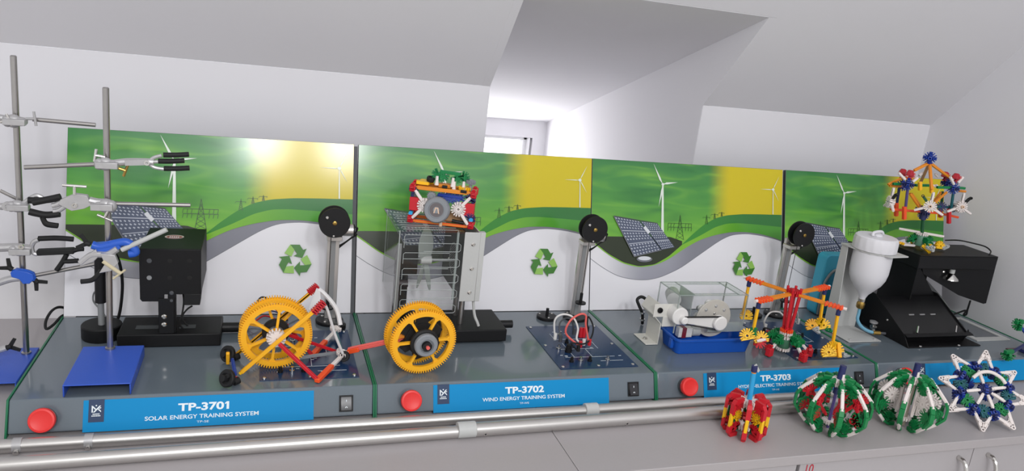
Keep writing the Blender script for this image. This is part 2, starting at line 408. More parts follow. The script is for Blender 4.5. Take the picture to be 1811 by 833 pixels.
def seg(pts, w, mi, z=None):
    z = z or layer()
    for (a, b_), (c, d) in zip(pts, pts[1:]):
        dx, dy = c - a, d - b_; l = math.hypot(dx, dy) or 1; nx, ny = -dy / l * w / 2, dx / l * w / 2
        bb.add([(a - nx, b_ - ny, z), (c - nx, d - ny, z), (c + nx, d + ny, z), (a + nx, b_ + ny, z)], [(0, 1, 2, 3)], mi)
XS = list(np.linspace(.0005, W - .0005, 80)); fn = lambda pl: (lambda x: lerp(pl, x))
band(fn(hillC), fn(grayb), 2, XS); seg(grayb, .0012, 13)
band(lambda x: PLEN - .0005, fn(hillC), 1, XS)
XG = list(np.linspace(.0005, .2553, 40))
gtop = [(0, .179), (.0354, .1798), (.0833, .1803), (.2208, .1822), (.2608, .1705)]
band(lambda x: lerp(gtop, x), fn(gline), 5, XG)
band(fn(gline), fn(hillC), 4, XG)
XH = list(np.linspace(.2553, W - .0005, 50))
band(fn(hillA), fn(hillB), 3, XH); band(fn(hillB), fn(hillC), 4, XH)
# pylons
def pylon(cx, y0, h, w, arm):
    z = layer(); t = .0013 if h > .05 else .0008
    seg([(cx - w / 2, y0), (cx, y0 + h)], t, 9, z); seg([(cx + w / 2, y0), (cx, y0 + h)], t, 9, z)
    for k in range(5):
        ya, yb = y0 + h * k / 6, y0 + h * (k + 1) / 6; wa, wb = w / 2 * (1 - k / 6), w / 2 * (1 - (k + 1) / 6)
        seg([(cx - wa, ya), (cx + wb, yb)], t * .7, 9, z); seg([(cx + wa, ya), (cx - wb, yb)], t * .7, 9, z)
    for f in ((.5, .66) if h > .05 else (.75,)):
        seg([(cx - arm, y0 + h * f), (cx + arm, y0 + h * f)], t, 9, z)
        for s_ in ((-1, -.75, -.5, .5, .75, 1) if h > .05 else (-1, 1)): seg([(cx + arm * s_, y0 + h * f), (cx + arm * s_ - .0015, y0 + h * f - (.009 if h > .05 else .003))], t * .8, 9, z)
pylon(.248, .176, .0615, .022, .034); pylon(.326, .2165, .024, .008, .010); pylon(.350, .231, .015, .006, .010); pylon(.371, .238, .012, .005, .008)
# turbines
def turb(hx, hy, tw, base, tips, bw):
    z = layer(); bb.poly([(hx - tw * .35, hy), (hx + tw * .35, hy), (hx + tw * .8 + .001, base), (hx - tw * .5 + .001, base)], 8, z); z = layer()
    for tx, ty in tips:
        dx, dy = tx - hx, ty - hy; l = math.hypot(dx, dy); nx, ny = -dy / l, dx / l
        bb.poly([(hx, hy), (hx + dx * .25 + nx * bw, hy + dy * .25 + ny * bw), (tx, ty), (hx + dx * .3 - nx * bw * .5, hy + dy * .3 - ny * bw * .5)], 8, z)
    z = layer(); bb.poly([(hx + .0042 * math.cos(a), hy + .0035 * math.sin(a)) for a in np.linspace(0, 5.6, 9)], 8, z)
turb(.1952, .3134, .0062, .186, [(.1673, .3642), (.2384, .3202), (.1843, .2563)], .0035)
turb(.5285, .3136, .0022, .248, [(.5475, .350), (.4874, .3135), (.5473, .283)], .0013)
# solar array
z = layer()
bb.poly([(.147 + .022 * math.cos(a), .1255 + .0075 * math.sin(a)) for a in np.linspace(0, 6.28, 25)[:-1]], 13, z); z = layer(); bb.poly([(.147 + .018 * math.cos(a), .1275 + .005 * math.sin(a)) for a in np.linspace(0, 6.28, 25)[:-1]], 14, z)
def solar(q, nu, nv, mi):
    z = layer(); bb.poly(q, mi, z); z = layer(); A, B, C, D_ = [np.array(p) for p in q]
    pt = lambda u, v: (1 - v) * ((1 - u) * A + u * B) + v * ((1 - u) * D_ + u * C)
    for i in range(nu):
        for j in range(nv):
            u, v = (i + .5 + .25 * (j % 2)) / (nu + .25), (j + .5) / nv
            if j in (nv // 3, 2 * nv // 3): continue
            d = .30
            bb.poly([tuple(pt(u - d / nu, v)), tuple(pt(u, v - d / nv)), tuple(pt(u + d / nu, v)), tuple(pt(u, v + d / nv))], 7, z)
    for v in (1 / 3 + .02, 2 / 3 + .02): seg([tuple(pt(.03, v)), tuple(pt(.97, v))], .0016, 7)
solar([(.0597, .2295), (.1312, .2194), (.1938, .1490), (.118, .1314)], 9, 13, 6)
solar([(.1335, .2190), (.1809, .2148), (.2316, .1566), (.1956, .1496)], 7, 13, 6)
seg([(.0590, .2300), (.118, .1310)], .0022, 13); seg([(.118, .1318), (.1938, .1492)], .002, 13)
seg([(.1440, .2060), (.1500, .1985), (.1580, .1910)], .008, 14); seg([(.0590, .2300), (.1809, .2152)], .0018, 12)
# three chasing arrows
rc = (.4392, .1135)
for k in range(3):
    a = -k * 2 * math.pi / 3
    T = lambda p: (rc[0] + .0365 * (p[0] * math.cos(a) - p[1] * math.sin(a)), rc[1] + .0365 * (p[0] * math.sin(a) + p[1] * math.cos(a)))
    z = layer(); bb.poly([T(p) for p in ((-.62, .42), (-.30, .92), (.02, .92), (.02, .80), (-.22, .22))], 10, z)
    z = layer(); bb.poly([T(p) for p in ((-.30, .92), (.24, .92), (.44, .62), (.64, .70), (.40, .16), (-.10, .26), (.10, .38), (-.02, .58))], 11, z)
BOARD = bb.mesh('printed_board', PM, 0)
BX = [(.003, .5515), (.5610, 1.1187), (1.1203, 1.6745), (1.6845, 2.2385)]

TITLES = [('TP-3701', 'SOLAR ENERGY TRAINING SYSTEM', 'TP-SE'), ('TP-3702', 'WIND ENERGY TRAINING SYSTEM', 'TP-WE'), ('TP-3703', 'HYDRO-ELECTRIC TRAINING SYSTEM', 'TP-HE'), ('TP-3704', None, None)]
ULAB = ['first grey training bench unit from the left, cyan plate reading SOLAR ENERGY',
        'second grey training bench unit from the left, cyan plate reading WIND ENERGY',
        'third grey training bench unit from the left, cyan plate reading HYDRO-ELECTRIC',
        'fourth grey training bench unit, nearest the right wall, carrying the black lamp hood']
def screw(fr, r, m, parent, name='screw'):
    MB().lathe([(r, 0), (r, r * .35), (r * .6, r * .7)], fr, 10).build(name, m, parent)
for i in range(4):
    t = thing('training_unit', ULAB[i], 'training unit', (i * W + W / 2, -UD / 2, 0), group='training units along the wall')
    x0, x1 = i * W + .0035, (i + 1) * W - .0035
    b = MB(); g = .0075
    b.prism([(-.0, g), (-.0, UH), (-UD, UH), (-UD - UE * (1 - g / UH), g)], x1 - x0, Matrix(((0, 0, 1, x0), (1, 0, 0, 0), (0, 1, 0, 0), (0, 0, 0, 1))))
    body = b.build('base_housing', M_unit, t, bevel=.002)
    b = MB()
    for fx in (x0 + .03, x1 - .05):
        for fy in (-UD + .0, -.06): b.box((fx, fy, 0), (fx + .02, fy + .02, g))
    b.box((x0 + .004, -UD - .006, .0015), (x1 - .004, -.01, g), 0); b.build('plinth', M_black, t, smooth=0)
    for xa in (i * W + .0002, (i + 1) * W - .0034):
        b = MB(); e = .0012
        b.prism([(.002, .002), (.002, UH + e), (-UD - e * .4, UH + e), (-UD - UE - e, .002)], .0032, Matrix(((0, 0, 1, xa), (1, 0, 0, 0), (0, 1, 0, 0), (0, 0, 0, 1))))
        b.build('side_trim', M_green, t, bevel=.0006)
    MB().box((.105 if i < 2 else .110, .0055, .0001), (.4555 if i < 2 else .458, .0548, .0009), 0, FF(i, 0, 0)).build('label_plate', M_cyan, t, smooth=0)
    dx = .006 if i > 1 else 0; ds = .0025 if i else 0
    lp = MB().box((.1125 + dx, .0205, .0009), (.1345 + dx, .0555, .0014), 0, FF(i, 0, 0)).build('logo_plate', M_navy, t, smooth=0)
    e = MB(); c0 = V((.1235 + dx, .0400))
    for poly in ([(-.0064, -.0048), (-.0046, -.0048), (-.0046, .0062), (-.0064, .0072)], [(-.0046, .0062), (-.0046, .0034), (-.0014, -.0004), (-.0004, .0012)], [(-.0046, -.0048), (-.0022, -.0048), (.0062, .0066), (.0040, .0066)],
                 [(.0014, .0006), (.0062, -.0048), (.0062, -.0024), (.0036, .0008)], [(.0024, .0012), (.0062, .0020), (.0062, .0038), (.0036, .0026)]):
        e.prism([(c0.x + x * 1.05, c0.y + y * .9) for x, y in poly], .0004, FF(i, 0, 0, .0014))
    e.lathe([(.0011, 0), (.0011, .0004)], FF(i, c0.x - .0003, c0.y + .0062, .0014), 12)
    for yy, ww in ((-.0078, .010), (-.0106, .013)):
        nn = 6
        for k in range(nn):
            xx = c0.x - ww / 2 + ww * k / nn; e.box((xx, c0.y + yy, 0), (xx + ww / nn * .7, c0.y + yy + .0017, .0004), 0, FF(i, 0, 0, .0014))
    e.build('emblem', M_print, lp, smooth=0)
    lb = TITLES[i]; xo = .2805 if i < 2 else .287
    lettering(lb[0], FF(i, xo, .0372 + ds * .8, .001), .0775, .0128, M_print, t, .032, 'lettering')
    if lb[0].endswith('1'):
        xr, hh = .0775 / 2, .0064
        MB().prism([(xr - .0030, hh), (xr - .0030, hh - .0026), (xr - .0064, hh - .0046), (xr - .0064, hh - .0024)], .0001, FF(i, xo, .0372, .001)).build('lettering', M_print, t, smooth=0)
    if lb[1]:
        lettering(lb[1], FF(i, xo - .001, .0217 + ds, .001), [.173, .164, .185][i], .0066, M_print, t, .012, 'lettering')
        lettering(lb[2], FF(i, xo - .001, .0127 + ds * .7, .001), .0185, .0034, M_print, t, 0, 'lettering')
    # emergency stop
    st = MB().lathe([(.0165, 0), (.0165, .004), (.0125, .0045), (.0125, .011)], FF(i, .0532 + (.0085 if i else 0) + (.004 if i > 1 else 0), .0295 + (.0018 if i else 0)), 28).build('emergency_stop', M_black if False else M_dgrey, t)
    f_ = FF(i, .0532 + (.0085 if i else 0) + (.004 if i > 1 else 0), .0295 + (.0018 if i else 0), .010)
    MB().lathe([(.0125, 0), (.0178, .002), (.0188, .006), (.0187, .0105), (.0178, .0125), (.0150, .0130), (.0142, .0126), (.0002, .0126)], f_, 36).build('mushroom_button', M_estop, st)
    rk = MB()
    for lo, hi in (((-.0118, -.0140), (.0118, -.0112)), ((-.0118, .0112), (.0118, .0140)), ((-.0118, -.0112), (-.0088, .0112)), ((.0088, -.0112), (.0118, .0112))):
        rk.box(lo + (0,), hi + (.003,), 0, FF(i, .5102 if i == 0 else .5085, .0303))
    rk = rk.build('rocker_switch', M_black, t, bevel=.0006)
    rc_ = MB(); fr = FF(i, .5102 if i == 0 else .5085, .0303)
    rc_.prism([(-.0112, 0), (.0112, 0), (.0112, .0022), (0, .0032), (-.0112, .0062)], .0176, fr @ Matrix(((0, 0, 1, -.0088), (1, 0, 0, 0), (0, 1, 0, 0), (0, 0, 0, 1))))
    rc_.build('rocker', mat('rocker_glossy', '26262A', .28), rk)
    MB().box((-.0006, .003, 0), (.0006, .0065, .0003), 0, fr @ Matrix.Translation(V((0, 0, .0037)))).build('switch_mark', M_print, rk, smooth=0)
    MB().ring(.0010, .0020, .0003, fr @ Matrix.Translation(V((0, -.0070, .0049))), 14).build('switch_mark', M_print, rk)
    # backboard
    o = bpy.data.objects.new('backboard', BOARD)
    Mb = Matrix.Translation(V((BX[i][0], 0.0005, UH + .0008))) @ Matrix.Rotation(PANG, 4, 'X') @ Matrix.Diagonal(V(((BX[i][1] - BX[i][0]) / W, 1, 1, 1)))
    put(o, Mb, t)
    b = MB()
    for xx in (BX[i][0] + .10, BX[i][1] - .12): b.sheet([(xx, .015, UH + .0002), (xx, .08, UH - .02), (xx, .120, UH + .29), (xx, .100, UH + .285)], .004)
    b.box((x0 + .02, .0005, .02), (x1 - .02, .03, UH - .001)); b.build('backboard_bracket', M_mgrey, t, smooth=0)
    if i in (0, 2):
        fr = Matrix.Translation(V((BX[i][1] + .0004, .0005, UH + .0008))) @ Matrix.Rotation(PANG, 4, 'X')
        MB().box((0, 0, -.030), ((i + 1) * W - BX[i][1] - .001, PLEN - .004, -.0035), 0, fr).build('backboard_post', M_dgrey if i == 0 else M_mgrey, t, smooth=0)
    # circuit plate
    px, py = i * W + .366, -.307
    if i < 3:
        pl = MB().box((px, py, UH + .0002), (px + .170, -.093, UH + .0016)).build('circuit_plate', M_plate, t, smooth=0)
        for sx, sy in ((.008, .008), (.085, .008), (.162, .008), (.008, .206), (.162, .206), (.162, .110), (.008, .110)):
            screw(Matrix.Translation(V((px + sx, py + sy, UH + .0016))), .0034, M_chrome, pl)
        b = MB(); z0 = UH + .0017
        rnd = random.Random(7 + i)
        for (xa, ya, xb, yb) in ((.03, .05, .14, .05), (.03, .09, .11, .09), (.05, .05, .05, .12), (.09, .05, .09, .09), (.12, .09, .12, .15), (.04, .14, .12, .14), (.04, .14, .04, .17), (.10, .03, .15, .03)):
            b.box((px + min(xa, xb) - .0004, py + min(ya, yb) - .0004, z0 - .0001), (px + max(xa, xb) + .0004, py + max(ya, yb) + .0004, z0 + .0001))
        for k in range(10):
            xx, yy = px + .02 + rnd.random() * .13, py + .015 + rnd.random() * .17; b.box((xx, yy, z0), (xx + .006, yy + .0015, z0 + .0002))
        b.build('printed_circuit', M_print, pl, smooth=0)
        for sx, sy, c in ((.035, .03, 0), (.055, .03, 1), (.075, .03, 0), (.115, .03, 1), (.030, .09, 1), (.06, .12, 0), (.06, .16, 1), (.11, .12, 0)):
            if (i == 0 and sx > .1) or (i == 1 and sx == .11): continue
            MB().lathe([(.0045, 0), (.0045, .004), (.0030, .0045), (.0030, .010)], Matrix.Translation(V((px + sx, py + sy, UH + .0016))), 12).build('socket', M_chrome if c else M_black, pl)
    else:
        pl = MB()
        for lo, hi in (((px + .05, -.24), (px + .165, -.222)), ((px + .05, -.098), (px + .165, -.088)), ((px + .05, -.222), (px + .065, -.098)), ((px + .15, -.222), (px + .165, -.098))):
            pl.box(lo + (UH + .0002,), hi + (UH + .003,))
        pl = pl.build('circuit_plate', M_lgrey, t, smooth=0)
        MB().box((px + .065, -.222, UH + .0002), (px + .15, -.098, UH + .001)).build('glossy_insert', mat('dark_insert', '5B6066', .15), pl, smooth=0)
        b = MB(); b.box((px + .09, -.30, UH), (px + .15, -.288, UH + .002)); b.build('name_strip', mat('maroon_strip', '5A3A3E', .4), t, smooth=0)

# ------------------------------------------------------------------ aluminium tubes on the worktop
def pipe(y, r, x0, x1, label, seed):
    t = thing('aluminium_pipe', label, 'pipe', ((x0 + x1) / 2, y, 0))
    return t, (y, r)
tb = thing('aluminium_pipe', 'aluminium pipe lying against the front of the training units, the rear one', 'pipe', (.6, -.392, 0))
yb_ = lambda x: -.394 + .004 * x
Pb = lambda x, z: V((x, yb_(x), z))
MB().cyl(Pb(-.02, .0105), Pb(.955, .0105), .0105, seg=28).build('tube', M_alu, tb)
MB().cyl(Pb(.955, .0112), Pb(1.72, .0112), .0112, seg=28).build('tube', M_alu, tb)
MB().cyl(Pb(.948, .0125), Pb(.974, .0125), .0125, seg=28).build('collar', M_lgrey, tb, bevel=.001)
MB().cyl(Pb(-.60, .0112), Pb(-.02, .0112), .0112, seg=24).build('end_sleeve', M_beige, tb)
for xx in (.028, .122):
    MB().cyl(Pb(xx - .006, .0112), Pb(xx + .006, .0112), .0112, seg=24).build('clip', M_cast, tb)
    MB().lathe([(.0040, -.002), (.0040, .003), (.002, .004)], frame((xx, yb_(xx) - .0115, .0065), (0, -1, -.3)), 12).build('clip_screw', M_chrome, tb)
tf = thing('aluminium_pipe', 'aluminium pipe lying nearest the worktop edge, the front one with a grey collar', 'pipe', (.6, -.428, 0))
yf_ = lambda x: -.4455 + .0145 * x
Pf = lambda x, z: V((x, yf_(x), z))
MB().cyl(Pf(-.60, .0108), Pf(.700, .0108), .0108, seg=28).build('tube', M_alu, tf)
MB().cyl(Pf(.700, .0125), Pf(1.70, .0125), .0125, seg=28).build('tube', M_alu, tf)
MB().cyl(Pf(.690, .0140), Pf(.722, .0140), .0140, seg=28).build('collar', M_lgrey, tf, bevel=.001)
for xx in (.738, 1.012):
    MB().ring(.0018, .0035, .001, frame((xx, yf_(xx) - .0120, .0095), (0, -1, -.24)), 16).build('screw_hole', M_chrome, tf)
    MB().cyl((xx, yf_(xx) - .0110, .0095), (xx, yf_(xx) - .0123, .0092), .0019, seg=12).build('screw', M_black, tf)

UH = .0562      # things standing on a unit rest on its painted top

# ------------------------------------------------------------------ construction set pieces (rods, connectors, gears)
MC = {}
def rod_mesh(l, col):
    k = ('r', round(l, 4), col)
    if k not in MC:
        b = MB(); a, c = .0030, .0012
        pl = [(a, -c), (a, c), (c, c), (c, a), (-c, a), (-c, c), (-a, c), (-a, -c), (-c, -c), (-c, -a), (c, -a), (c, -c)]
        e = min(.004, l * .2); b.prism(pl, l - 2 * e, None, 0, e)
        for z in (0, l - e): b.lathe([(.0030, z), (.0030, z + e)], None, 8)
        MC[k] = b.mesh('rod', K[col], 30)
    return MC[k]
def conn_mesh(n, col, s=1.0):
    k = ('c', n, col, s)
    if k not in MC:
        b = MB(); t = .0031
        b.ring(.0026 * s, .0062 * s, 2 * t, Matrix.Translation(V((0, 0, -t))), 16)
        st = math.radians(45); d = math.radians(12.5)
        pr = lambda a, r0, r1, w: b.bar((r0 * s * math.cos(a), r0 * s * math.sin(a), 0), (r1 * s * math.cos(a), r1 * s * math.sin(a), 0), w * s, 2 * t)
        for i in range(n):
            for q in (-d, d): pr(i * st + q, .0055, .0150, .0026)
        for i in range(n if n == 8 else n - 1):
            a0, a1 = i * st + d, (i + 1) * st - d
            b.bar((.0098 * s * math.cos(a0), .0098 * s * math.sin(a0), 0), (.0098 * s * math.cos(a1), .0098 * s * math.sin(a1), 0), .0020 * s, 2 * t)
        if n < 8:      # the closing edge of a partial connector
            for a in (-d * 1.7, (n - 1) * st + d * 1.7): pr(a, .0050, .0142, .0024)
            if n >= 4: b.bar((.0135 * s, -.0062 * s, 0), (-.0135 * s * (1 if n == 5 else .7), -.0062 * s * (1 if n == 5 else -.75), 0), .0034 * s, 2 * t)
        MC[k] = b.mesh('connector', K[col], 30)
    return MC[k]
def place(name, me, root, Mw):
    o = bpy.data.objects.new(name, me); return put(o, Mw, root)
def rod(root, a, b, col, name='rod'):
    a, b = V(a), V(b); return place(name, rod_mesh((b - a).length, col), root, frame(a, b - a))
def conn(root, p, n, d0, k, col, s=1.0, name='connector'):
    return place(name, conn_mesh(k, col, s), root, frame(p, n, d0))
def tri(root, p, n, d0, col, s=1.0):
    """flat triangular connector with three holes"""
    key = ('t', col, s)
    if key not in MC:
        b = MB(); t = .005
        for q in ((0, 0), (.0125, .0055), (.0125, -.0055)): b.ring(.0018 * s, .0036 * s, t, Matrix.Translation(V((q[0] * s, q[1] * s, -t / 2))), 12)
        for a, c in (((0, .003), (.0125, .0085)), ((0, -.003), (.0125, -.0085)), ((.0125, -.0085), (.0125, .0085)), ((.004, 0), (.011, 0))):
            b.bar((a[0] * s, a[1] * s, 0), (c[0] * s, c[1] * s, 0), .0016, t)
        MC[key] = b.mesh('triangle_connector', K[col], 30)
    return place('triangle_connector', MC[key], root, frame(p, n, d0))
def gear_mesh(col='gear', R=.0626, teeth=84, spokes=6):
    k = ('g', R, teeth, col)
    if k not in MC:
        b = MB(); t = .0062; pts = []
        for i in range(teeth):
            a = 2 * math.pi * i / teeth; w = 2 * math.pi / teeth
            for f, r in ((-.28, R - .0042), (-.15, R), (.15, R), (.28, R - .0042)): pts.append((r, a + f * w))
        n = len(pts); ri = R * .785
        lo = [(r * math.cos(a), r * math.sin(a)) for r, a in pts]; inn = [(ri * math.cos(a), ri * math.sin(a)) for r, a in pts]
        vs = [(x, y, -t / 2) for x, y in lo] + [(x, y, t / 2) for x, y in lo] + [(x, y, -t / 2) for x, y in inn] + [(x, y, t / 2) for x, y in inn]
        fs = []
        for i in range(n):
            j = (i + 1) % n
            fs += [(i, j, n + j, n + i), (n + i, n + j, 3 * n + j, 3 * n + i), (2 * n + j, 2 * n + i, 3 * n + i, 3 * n + j), (j, i, 2 * n + i, 2 * n + j)]
        b.add(vs, fs)
        b.ring(R * .79, R * .90, t * 1.2, Matrix.Translation(V((0, 0, -t * .6))), 64)
        b.ring(.0030, .0125, t, Matrix.Translation(V((0, 0, -t / 2))), 24)
        for i in range(spokes):
            a = 2 * math.pi * i / spokes + .2; c, s_ = math.cos(a), math.sin(a)
            b.bar((.0115 * c, .0115 * s_, 0), (R * .79 * c, R * .79 * s_, 0), .0044, t * .9)
            fr = Matrix.Rotation(a, 4, 'Z')
            for sg in (-1, 1): b.prism([(R * .80, sg * .002), (R * .70, sg * .002), (R * .77, sg * .005), (R * .80, sg * .010)], t * .9, fr, 0, -t * .45)
        MC[k] = b.mesh('gear', K[col], 30)
    return MC[k]
def wheel_mesh(r, t, mats, hub=.45):
    k = ('w', r, t, tuple(m.name for m in mats))
    if k not in MC:
        b = MB()
        b.lathe([(r * .62, -t / 2), (r * .9, -t / 2), (r, -t * .28), (r, t * .28), (r * .9, t / 2), (r * .62, t / 2), (r * .62, -t / 2)], None, 32, 0, cap=False)
        b.lathe([(.0001, -t * .30), (r * .64, -t * .30), (r * .64, t * .34), (r * .54, t * .34), (r * .50, t * .18), (r * hub * .6, t * .16), (r * hub * .5, t * .45), (.0001, t * .45)], None, 28, 1, cap=False)
        MC[k] = b.mesh('wheel', mats, 35)
    return MC[k]
def small_gear_mesh(r, t, col, n=14):
    k = ('sg', r, t, col)
    if k not in MC:
        b = MB(); p = []
        for i in range(n):
            for f, q in ((-.3, .82), (-.15, 1), (.15, 1), (.3, .82)):
                a = 2 * math.pi * (i + f) / n; p.append((r * q * math.cos(a), r * q * math.sin(a)))
        b.prism(p, t, None, 0, -t / 2); b.lathe([(r * .4, t / 2), (r * .4, t * .8), (.0001, t * .8)], None, 12, cap=False)
        MC[k] = b.mesh('gear', K[col], 30)
    return MC[k]

# ------------------------------------------------------------------ two retort stands and their clamps
def retort(label, cx, y0, y1, z, rx, ry, lean, top, w=.096):
    t = thing('retort_stand', label, 'retort stand', (cx, (y0 + y1) / 2, z))
    x0, x1 = cx - w / 2, cx + w / 2; b = MB(); hh = .0205; th = .0022
    b.box((x0, y0, z + hh - th), (x1, y1, z + hh)); b.box((x0, y0, z), (x0 + th, y1, z + hh - th)); b.box((x1 - th, y0, z), (x1, y1, z + hh - th))
    b.build('base', M_bluep, t, bevel=.0012)
    p = V((rx, ry, z + hh)); q = V((rx + lean, ry, top))
    b = MB().cyl(p, q, .0050, seg=20); b.lathe([(.0050, 0), (.0036, .0015), (.0001, .0016)], frame(q, q - p), 20, cap=False); b.build('rod', M_steel, t)
    MB().lathe([(.008, 0), (.008, .003), (.0055, .004)], Matrix.Translation(p), 16).build('rod_collar', M_steel, t)
    return t, p, q
s2, p2, q2 = retort('retort stand on the first training unit, its blue base open at the front', .1235, -.336, -.190, UH, .1195, -.202, .006, .525)
s1, p1, q1 = retort('retort stand at the far left, its blue base down on the worktop', -.072, -.205, -.062, 0, -.0385, -.088, .009, .553)
def onrod(p, q, v, y):     # point on a rod at photo height v
    best = min((abs(0), 0),)
    lo, hi = 0.0, 1.0
    for _ in range(40):
        m = (lo + hi) / 2; w = np.array(p.lerp(q, m)) - CP; c = RM.T @ w; vv = 416.5 - FOC * c[1] / -c[2]
        if vv > v: lo = m
        else: hi = m
    return p.lerp(q, lo)
def blob(b, p, r, sx=1, sy=1, sz=1, mi=0, seg=12):
    prof = [(max(r * math.sin(a), .0001), -r * math.cos(a)) for a in np.linspace(.05, math.pi - .05, 8)]
    return b.lathe(prof, Matrix.Translation(V(p)) @ Matrix.Diagonal(V((sx, sy, sz, 1))), seg, mi)
def boss(root, c, d, m=None, s=1.0, name='boss_head'):
    """a cast boss: two jaws around the rod, an arm towards d, and thumb screws"""
    c, d = V(c) + V((0, -.0145, 0)), V(d).normalized(); b = MB()
    blob(b, c, .010 * s, 1.2, .8, 1.1); blob(b, c + d * .010, .0085 * s, 1.2, .9, .9); blob(b, c - d * .008 + V((0, -.003, 0)), .008 * s, 1, .9, 1.2)
    b.bar(c - d * .012 + V((0, -.010, 0)), c + d * .020 + V((0, -.010, 0)), .012 * s, .010)
    o = b.build(name, m or M_cast, root, bevel=.0008)
    return o
def thumb(root, p, d, m, s=1.0):
    p, d = V(p), V(d).normalized(); b = MB().cyl(p, p + d * .014, .0024, seg=10)
    side = d.cross(V((0, 1, 0))); side = side.normalized() if side.length > .1 else V((1, 0, 0))
    b.cyl(p + d * .014 - side * .010 * s, p + d * .014 + side * .010 * s, .0022, seg=10); return b.build('thumb_screw', m, root)
def wing(root, p, d, m=None):
    p, d = V(p), V(d).normalized(); b = MB().cyl(p, p + d * .008, .0045, seg=12)
    sd = d.cross(V((0, 1, 0))).normalized()
    for s_ in (-1, 1): b.sheet([p + d * .004, p + d * .004 + sd * s_ * .004, p + d * .016 + sd * s_ * .014, p + d * .020 + sd * s_ * .010, p + d * .010], .003)
    return b.build('wing_screw', m or M_rub, root, bevel=.0006)
def prong(root, pts, r=.0042): return MB().tube(pts, r, 10).build('rubber_prong', M_rub, root)
def cl_thing(label, c): return thing('retort_clamp', label, 'clamp', tuple(c))
def armrod(root, a, b, r=.0036): return MB().cyl(a, b, r, seg=14).build('clamp_rod', M_steel, root)

# stand 2: three-finger clamp near the top
c = onrod(p2, q2, 287, 0); y = c.y - .013
t = cl_thing('three-pronged grey clamp highest on the second stand, black prongs pointing right', c)
boss(t, c, (1, 0, 0)); armrod(t, GY(43, 296, y), GY(203, 289, y))
b = MB(); b.tube([GY(200, 289, y), GY(225, 286, y), GY(255, 286, y), GY(272, 287, y)], .0058, 10); b.bar(GY(222, 287, y), GY(262, 286, y), .013, .009)
b.tube([GY(262, 287, y), GY(272, 279, y), GY(286, 275, y)], .0030, 8); b.tube([GY(262, 287, y), GY(276, 286, y), GY(285, 286, y)], .003, 8); b.tube([GY(262, 288, y), GY(273, 296, y), GY(290, 299, y)], .003, 8)
b.build('clamp_body', M_cast, t)
for a, e in (((289, 274), (334, 273)), ((280, 285), (326, 284)), ((290, 298), (335, 297))): prong(t, [GY(*a, y), GY((a[0] + e[0]) / 2, (a[1] + e[1]) / 2 + .6, y), GY(*e, y)])
MB().ring(.002, .0042, .003, frame(GY(260, 288, y - .006), (0, -1, 0)), 14).build('pivot_screw', M_chrome, t)
thumb(t, GY(186, 278, y), GY(170, 275, y) - GY(186, 278, y), M_chrome); thumb(t, GY(206, 296, y), GY(220, 301, y) - GY(206, 296, y), M_brass)
# stand 2: middle clamp, prongs to the left
c = onrod(p2, q2, 360, 0); y = c.y - .013
t = cl_thing('grey clamp midway up the second stand, rod to the right and black prongs pointing left', c)
boss(t, c, (-1, 0, 0), s=1.1); armrod(t, GY(192, 360, y), GY(337, 363, y))
b = MB(); b.tube([GY(190, 358, y), GY(172, 357, y), GY(158, 354, y)], .006, 10)
b.sheet([GY(163, 362, y), GY(155, 345, y), GY(134, 342, y), GY(108, 352, y), GY(104, 360, y), GY(128, 372, y), GY(150, 368, y)], .010)
b.tube([GY(112, 356, y), GY(100, 362, y), GY(92, 364, y)], .0045, 8); b.tube([GY(116, 364, y), GY(104, 372, y), GY(94, 374, y)], .004, 8)
b.build('clamp_body', M_cast, t, bevel=.001)
for q in ([(107, 348), (84, 353), (58, 358)], [(106, 378), (80, 380), (52, 374)]): prong(t, [GY(u, v, y) for u, v in q], .0055)
prong(t, [GY(u, v, y) for u, v in [(75, 384), (82, 395), (103, 399)]], .0042)
thumb(t, GY(132, 344, y - .006), GY(132, 339, y) - GY(132, 344, y), M_chrome, 1.7); thumb(t, GY(192, 372, y - .006), GY(190, 376, y) - GY(192, 372, y), M_chrome, 1.2)
MB().ring(.002, .004, .003, frame(GY(132, 363, y - .006), (0, -1, 0)), 14).build('pivot_screw', M_chrome, t)
# stand 2: blue boss
c = onrod(p2, q2, 437, 0); y = c.y - .014
t = cl_thing('blue boss clamp on the second stand with grey jaws and a rod slanting up right', c)
b = MB(); b.tube([GY(u, v, y) for u, v in [(163, 433), (176, 436), (192, 433), (206, 430), (222, 428), (233, 434), (240, 446), (228, 449)]], .0068, 12); b.sheet([GY(u, v, y) for u, v in [(165, 430), (205, 427), (215, 436), (205, 445), (172, 444)]], .012)
b.build('boss_head', M_blueb, t, bevel=.001)
MB().cyl(GY(215, 442, y - .004), GY(295, 406, y - .004), .0042, seg=14).build('clamp_rod', M_lgrey, t)
b = MB(); b.tube([GY(u, v, y - .006) for u, v in [(208, 440), (190, 450), (172, 450), (160, 452), (142, 466)]], .0055, 10)
b.sheet([GY(u, v, y - .006) for u, v in [(170, 440), (160, 447), (140, 464), (143, 470), (166, 462), (176, 452)]], .009); b.sheet([GY(u, v, y - .010) for u, v in [(178, 447), (204, 450), (210, 464), (198, 478), (176, 482), (186, 466)]], .009)
b.build('clamp_jaw', M_cast, t, bevel=.001)
prong(t, [GY(u, v, y - .008) for u, v in [(180, 478), (170, 490), (160, 496), (143, 498)]], .0042)
b = MB(); b.cyl(GY(182, 462, y - .014), GY(214, 484, y - .014), .0032, seg=10); b.cyl(GY(200, 493, y - .014), GY(222, 477, y - .014), .0018, seg=10); b.build('thumb_screw', M_beige, t)
wing(t, GY(160, 432, y), (-1, 0, .3), M_rub)

